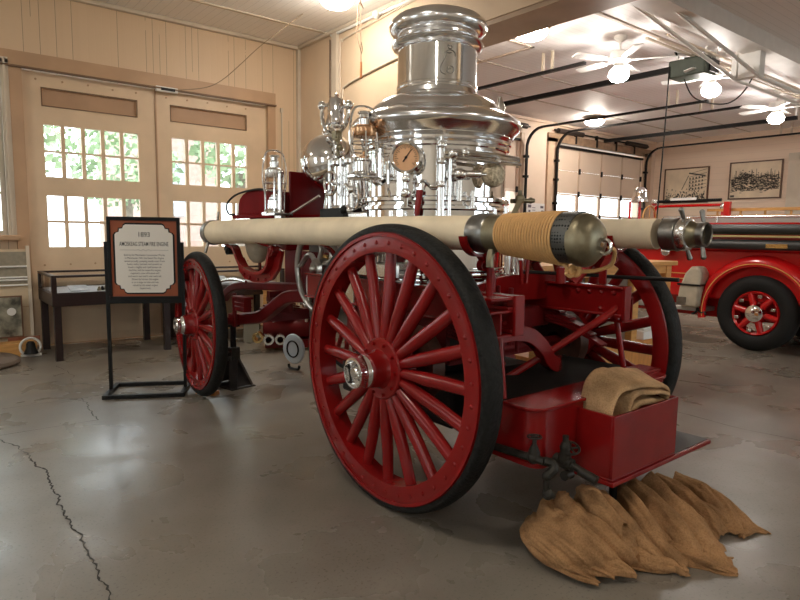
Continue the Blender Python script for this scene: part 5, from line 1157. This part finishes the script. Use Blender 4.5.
def fan(x, y, label, a0=0):
    t = thing('ceiling_fan', label, 'ceiling fan', (x,y,ZC2))
    MB().lathe([(.0001,0),(.075,0),(.07,-.03),(.03,-.07),(.013,-.08),(.013,-.18),(.0001,-.18)], n=24).build('canopy', WHITE, t)
    MB().lathe([(.03,-.17),(.10,-.185),(.115,-.21),(.115,-.26),(.13,-.27),(.13,-.29),(.06,-.31),(.055,-.35),(.075,-.36),(.07,-.37),(.0001,-.37)], n=32).build('motor', WHITE, t)
    for k in range(5):
        a = a0+2*PI*k/5; M = Matrix.Rotation(a,4,'Z') @ Matrix.Rotation(.2,4,'X')
        MB().prism([(.20,-.045),(.28,-.06),(.58,-.07),(.62,-.05),(.62,.05),(.58,.07),(.28,.06),(.20,.045)], 'z', -.283, -.275, M=Matrix.Rotation(a,4,'Z') @ Matrix.Translation((0,0,-.279)) @ Matrix.Rotation(.2,4,'X') @ Matrix.Translation((0,0,.279))).build('blade', WHITE, t)
        MB().box(.10,.24,-.02,.02,-.287,-.279, Matrix.Rotation(a,4,'Z')).build('blade_iron', WHITE, t)
    MB().lathe([(.06,-.36),(.085,-.38),(.115,-.42),(.12,-.455),(.10,-.50),(.06,-.525),(.0001,-.53)], n=28).build('lamp_globe', BULB2, t)
    return t
fan(6.74,4.30,'white ceiling fan with a lit globe above the far suction hose, nearest the beam',.25); fan(8.35,3.95,'white ceiling fan with a lit globe just behind the grey door opener',.6); fan(11.05,4.15,'white ceiling fan with a lit globe at the right edge of the photo',.1)
# ------------------------------------------------------------------ outside the doors
struct(MB().box(-30,40,YW+.25,45,-.25,-.05).box(-30,40,-40,YB-.25,-.25,-.05).box(-40,XL-.25,-40,45,-.25,-.05).build('trim_27', mat('street', (.30,.30,.29), .9)))
BARK = mat('bark', (.30,.25,.20), .9, var=.3)
LEAF = mat('leaves', (.42,.55,.33), .7, var=.4, vs=3)
def tree(x, y, h, r, seed, label):
    t = thing('tree', label, 'tree', (x,y,-.05), group=None); MB().cyl((0,0,0),(0,0,h*.5),.18,.12,10).build('trunk', BARK, t)
    m = MB(); rnd = random.Random(seed)
    for i in range(760):
        a, e, q = rnd.uniform(0,2*PI), rnd.uniform(-1,1), r*rnd.uniform(.5,1)**.5; s = rnd.uniform(.07,.17)
        c = V((q*math.cos(a)*math.sqrt(1-e*e), q*math.sin(a)*math.sqrt(1-e*e), h*.62+q*.85*e)); d = V((rnd.uniform(-1,1),rnd.uniform(-1,1),rnd.uniform(-1,1))).normalized(); u = d.orthogonal().normalized(); w = d.cross(u)
        m.add([c+u*s, c+w*s*.7, c-u*s, c-w*s*.7], [(0,1,2,3)])
    m.build('crown', LEAF, t)
for i, (x, y, h, r, lab) in enumerate(((1.2,15.5,6.0,1.9,'leafy green tree outside the left carriage door'), (5.2,20,5.5,1.6,'leafy green tree outside the middle of the carriage doors'), (6.9,15.5,6,1.3,'leafy green tree outside the right carriage door'), (-3.2,16,6.5,1.7,'leafy green tree outside the window at the left edge'), (15.5,19,5,2.0,'leafy green tree outside the left panes of the far garage door'))): tree(x, y, h, r, i, lab)
bk = mat('street_brick', (.50,.34,.28), .8, var=.25, vs=6)
t = thing('brick_building', 'red brick building across the street, seen through the garage door panes', 'building', (22,22,-.05)); MB().box(-4,5,0,8,0,7).build('wall', bk, t)
for k in range(4): MB().box(-3.3+2.1*k,-2.2+2.1*k,-.03,.05,1.6,3.4).build('window', mat('far_glass_%d' % k, (.35,.42,.50), .2), t)
t = thing('brick_house', 'red brick house across the street, seen through the right carriage door', 'building', (8.6,24,-.05)); MB().box(-1.6,1.2,0,8,0,7).build('wall', bk, t); MB().box(-1.0,-.2,-.03,.05,2,4).build('window', mat('house_glass', (.4,.45,.5), .2), t)
# ------------------------------------------------------------------ sky, camera, exposure
w = bpy.data.worlds.new('overcast_sky'); SC.world = w; w.use_nodes = True
bg = w.node_tree.nodes['Background']; bg.inputs[0].default_value = (.86,.96,1,1); bg.inputs[1].default_value = 5
cam = bpy.data.cameras.new('camera'); co = bpy.data.objects.new('camera', cam); COL.objects.link(co); SC.camera = co
F_, P_, R_2, AZ = 607.87, .1111, .0141, .8979
cam.sensor_width = 36; cam.lens = 36*F_/800; cam.clip_start = .05; cam.clip_end = 200
cr = V((math.sin(AZ), -math.cos(AZ), 0)); cf = V((math.cos(AZ), math.sin(AZ), 0)); U = V((0,0,1))
up = U*math.cos(P_) + cf*math.sin(P_); fw = cf*math.cos(P_) - U*math.sin(P_); c_, s_ = math.cos(R_2), math.sin(R_2)
ix = cr*c_ + up*s_; iy = -cr*s_ + up*c_
M = Matrix((( ix.x, iy.x, -fw.x, 0), (ix.y, iy.y, -fw.y, 0), (ix.z, iy.z, -fw.z, 1.4565), (0,0,0,1)))
co.matrix_world = M
SC.view_settings.view_transform = 'Standard'; SC.view_settings.look = 'None'; SC.view_settings.exposure = 0.1; SC.view_settings.gamma = 1; SC.view_settings.use_curve_mapping = False
SC.cycles.max_bounces = 10; SC.cycles.diffuse_bounces = 5; SC.cycles.glossy_bounces = 6; SC.cycles.transparent_max_bounces = 16
SC.cycles.sample_clamp_indirect = 6; SC.cycles.use_denoising = True; SC.cycles.caustics_reflective = False
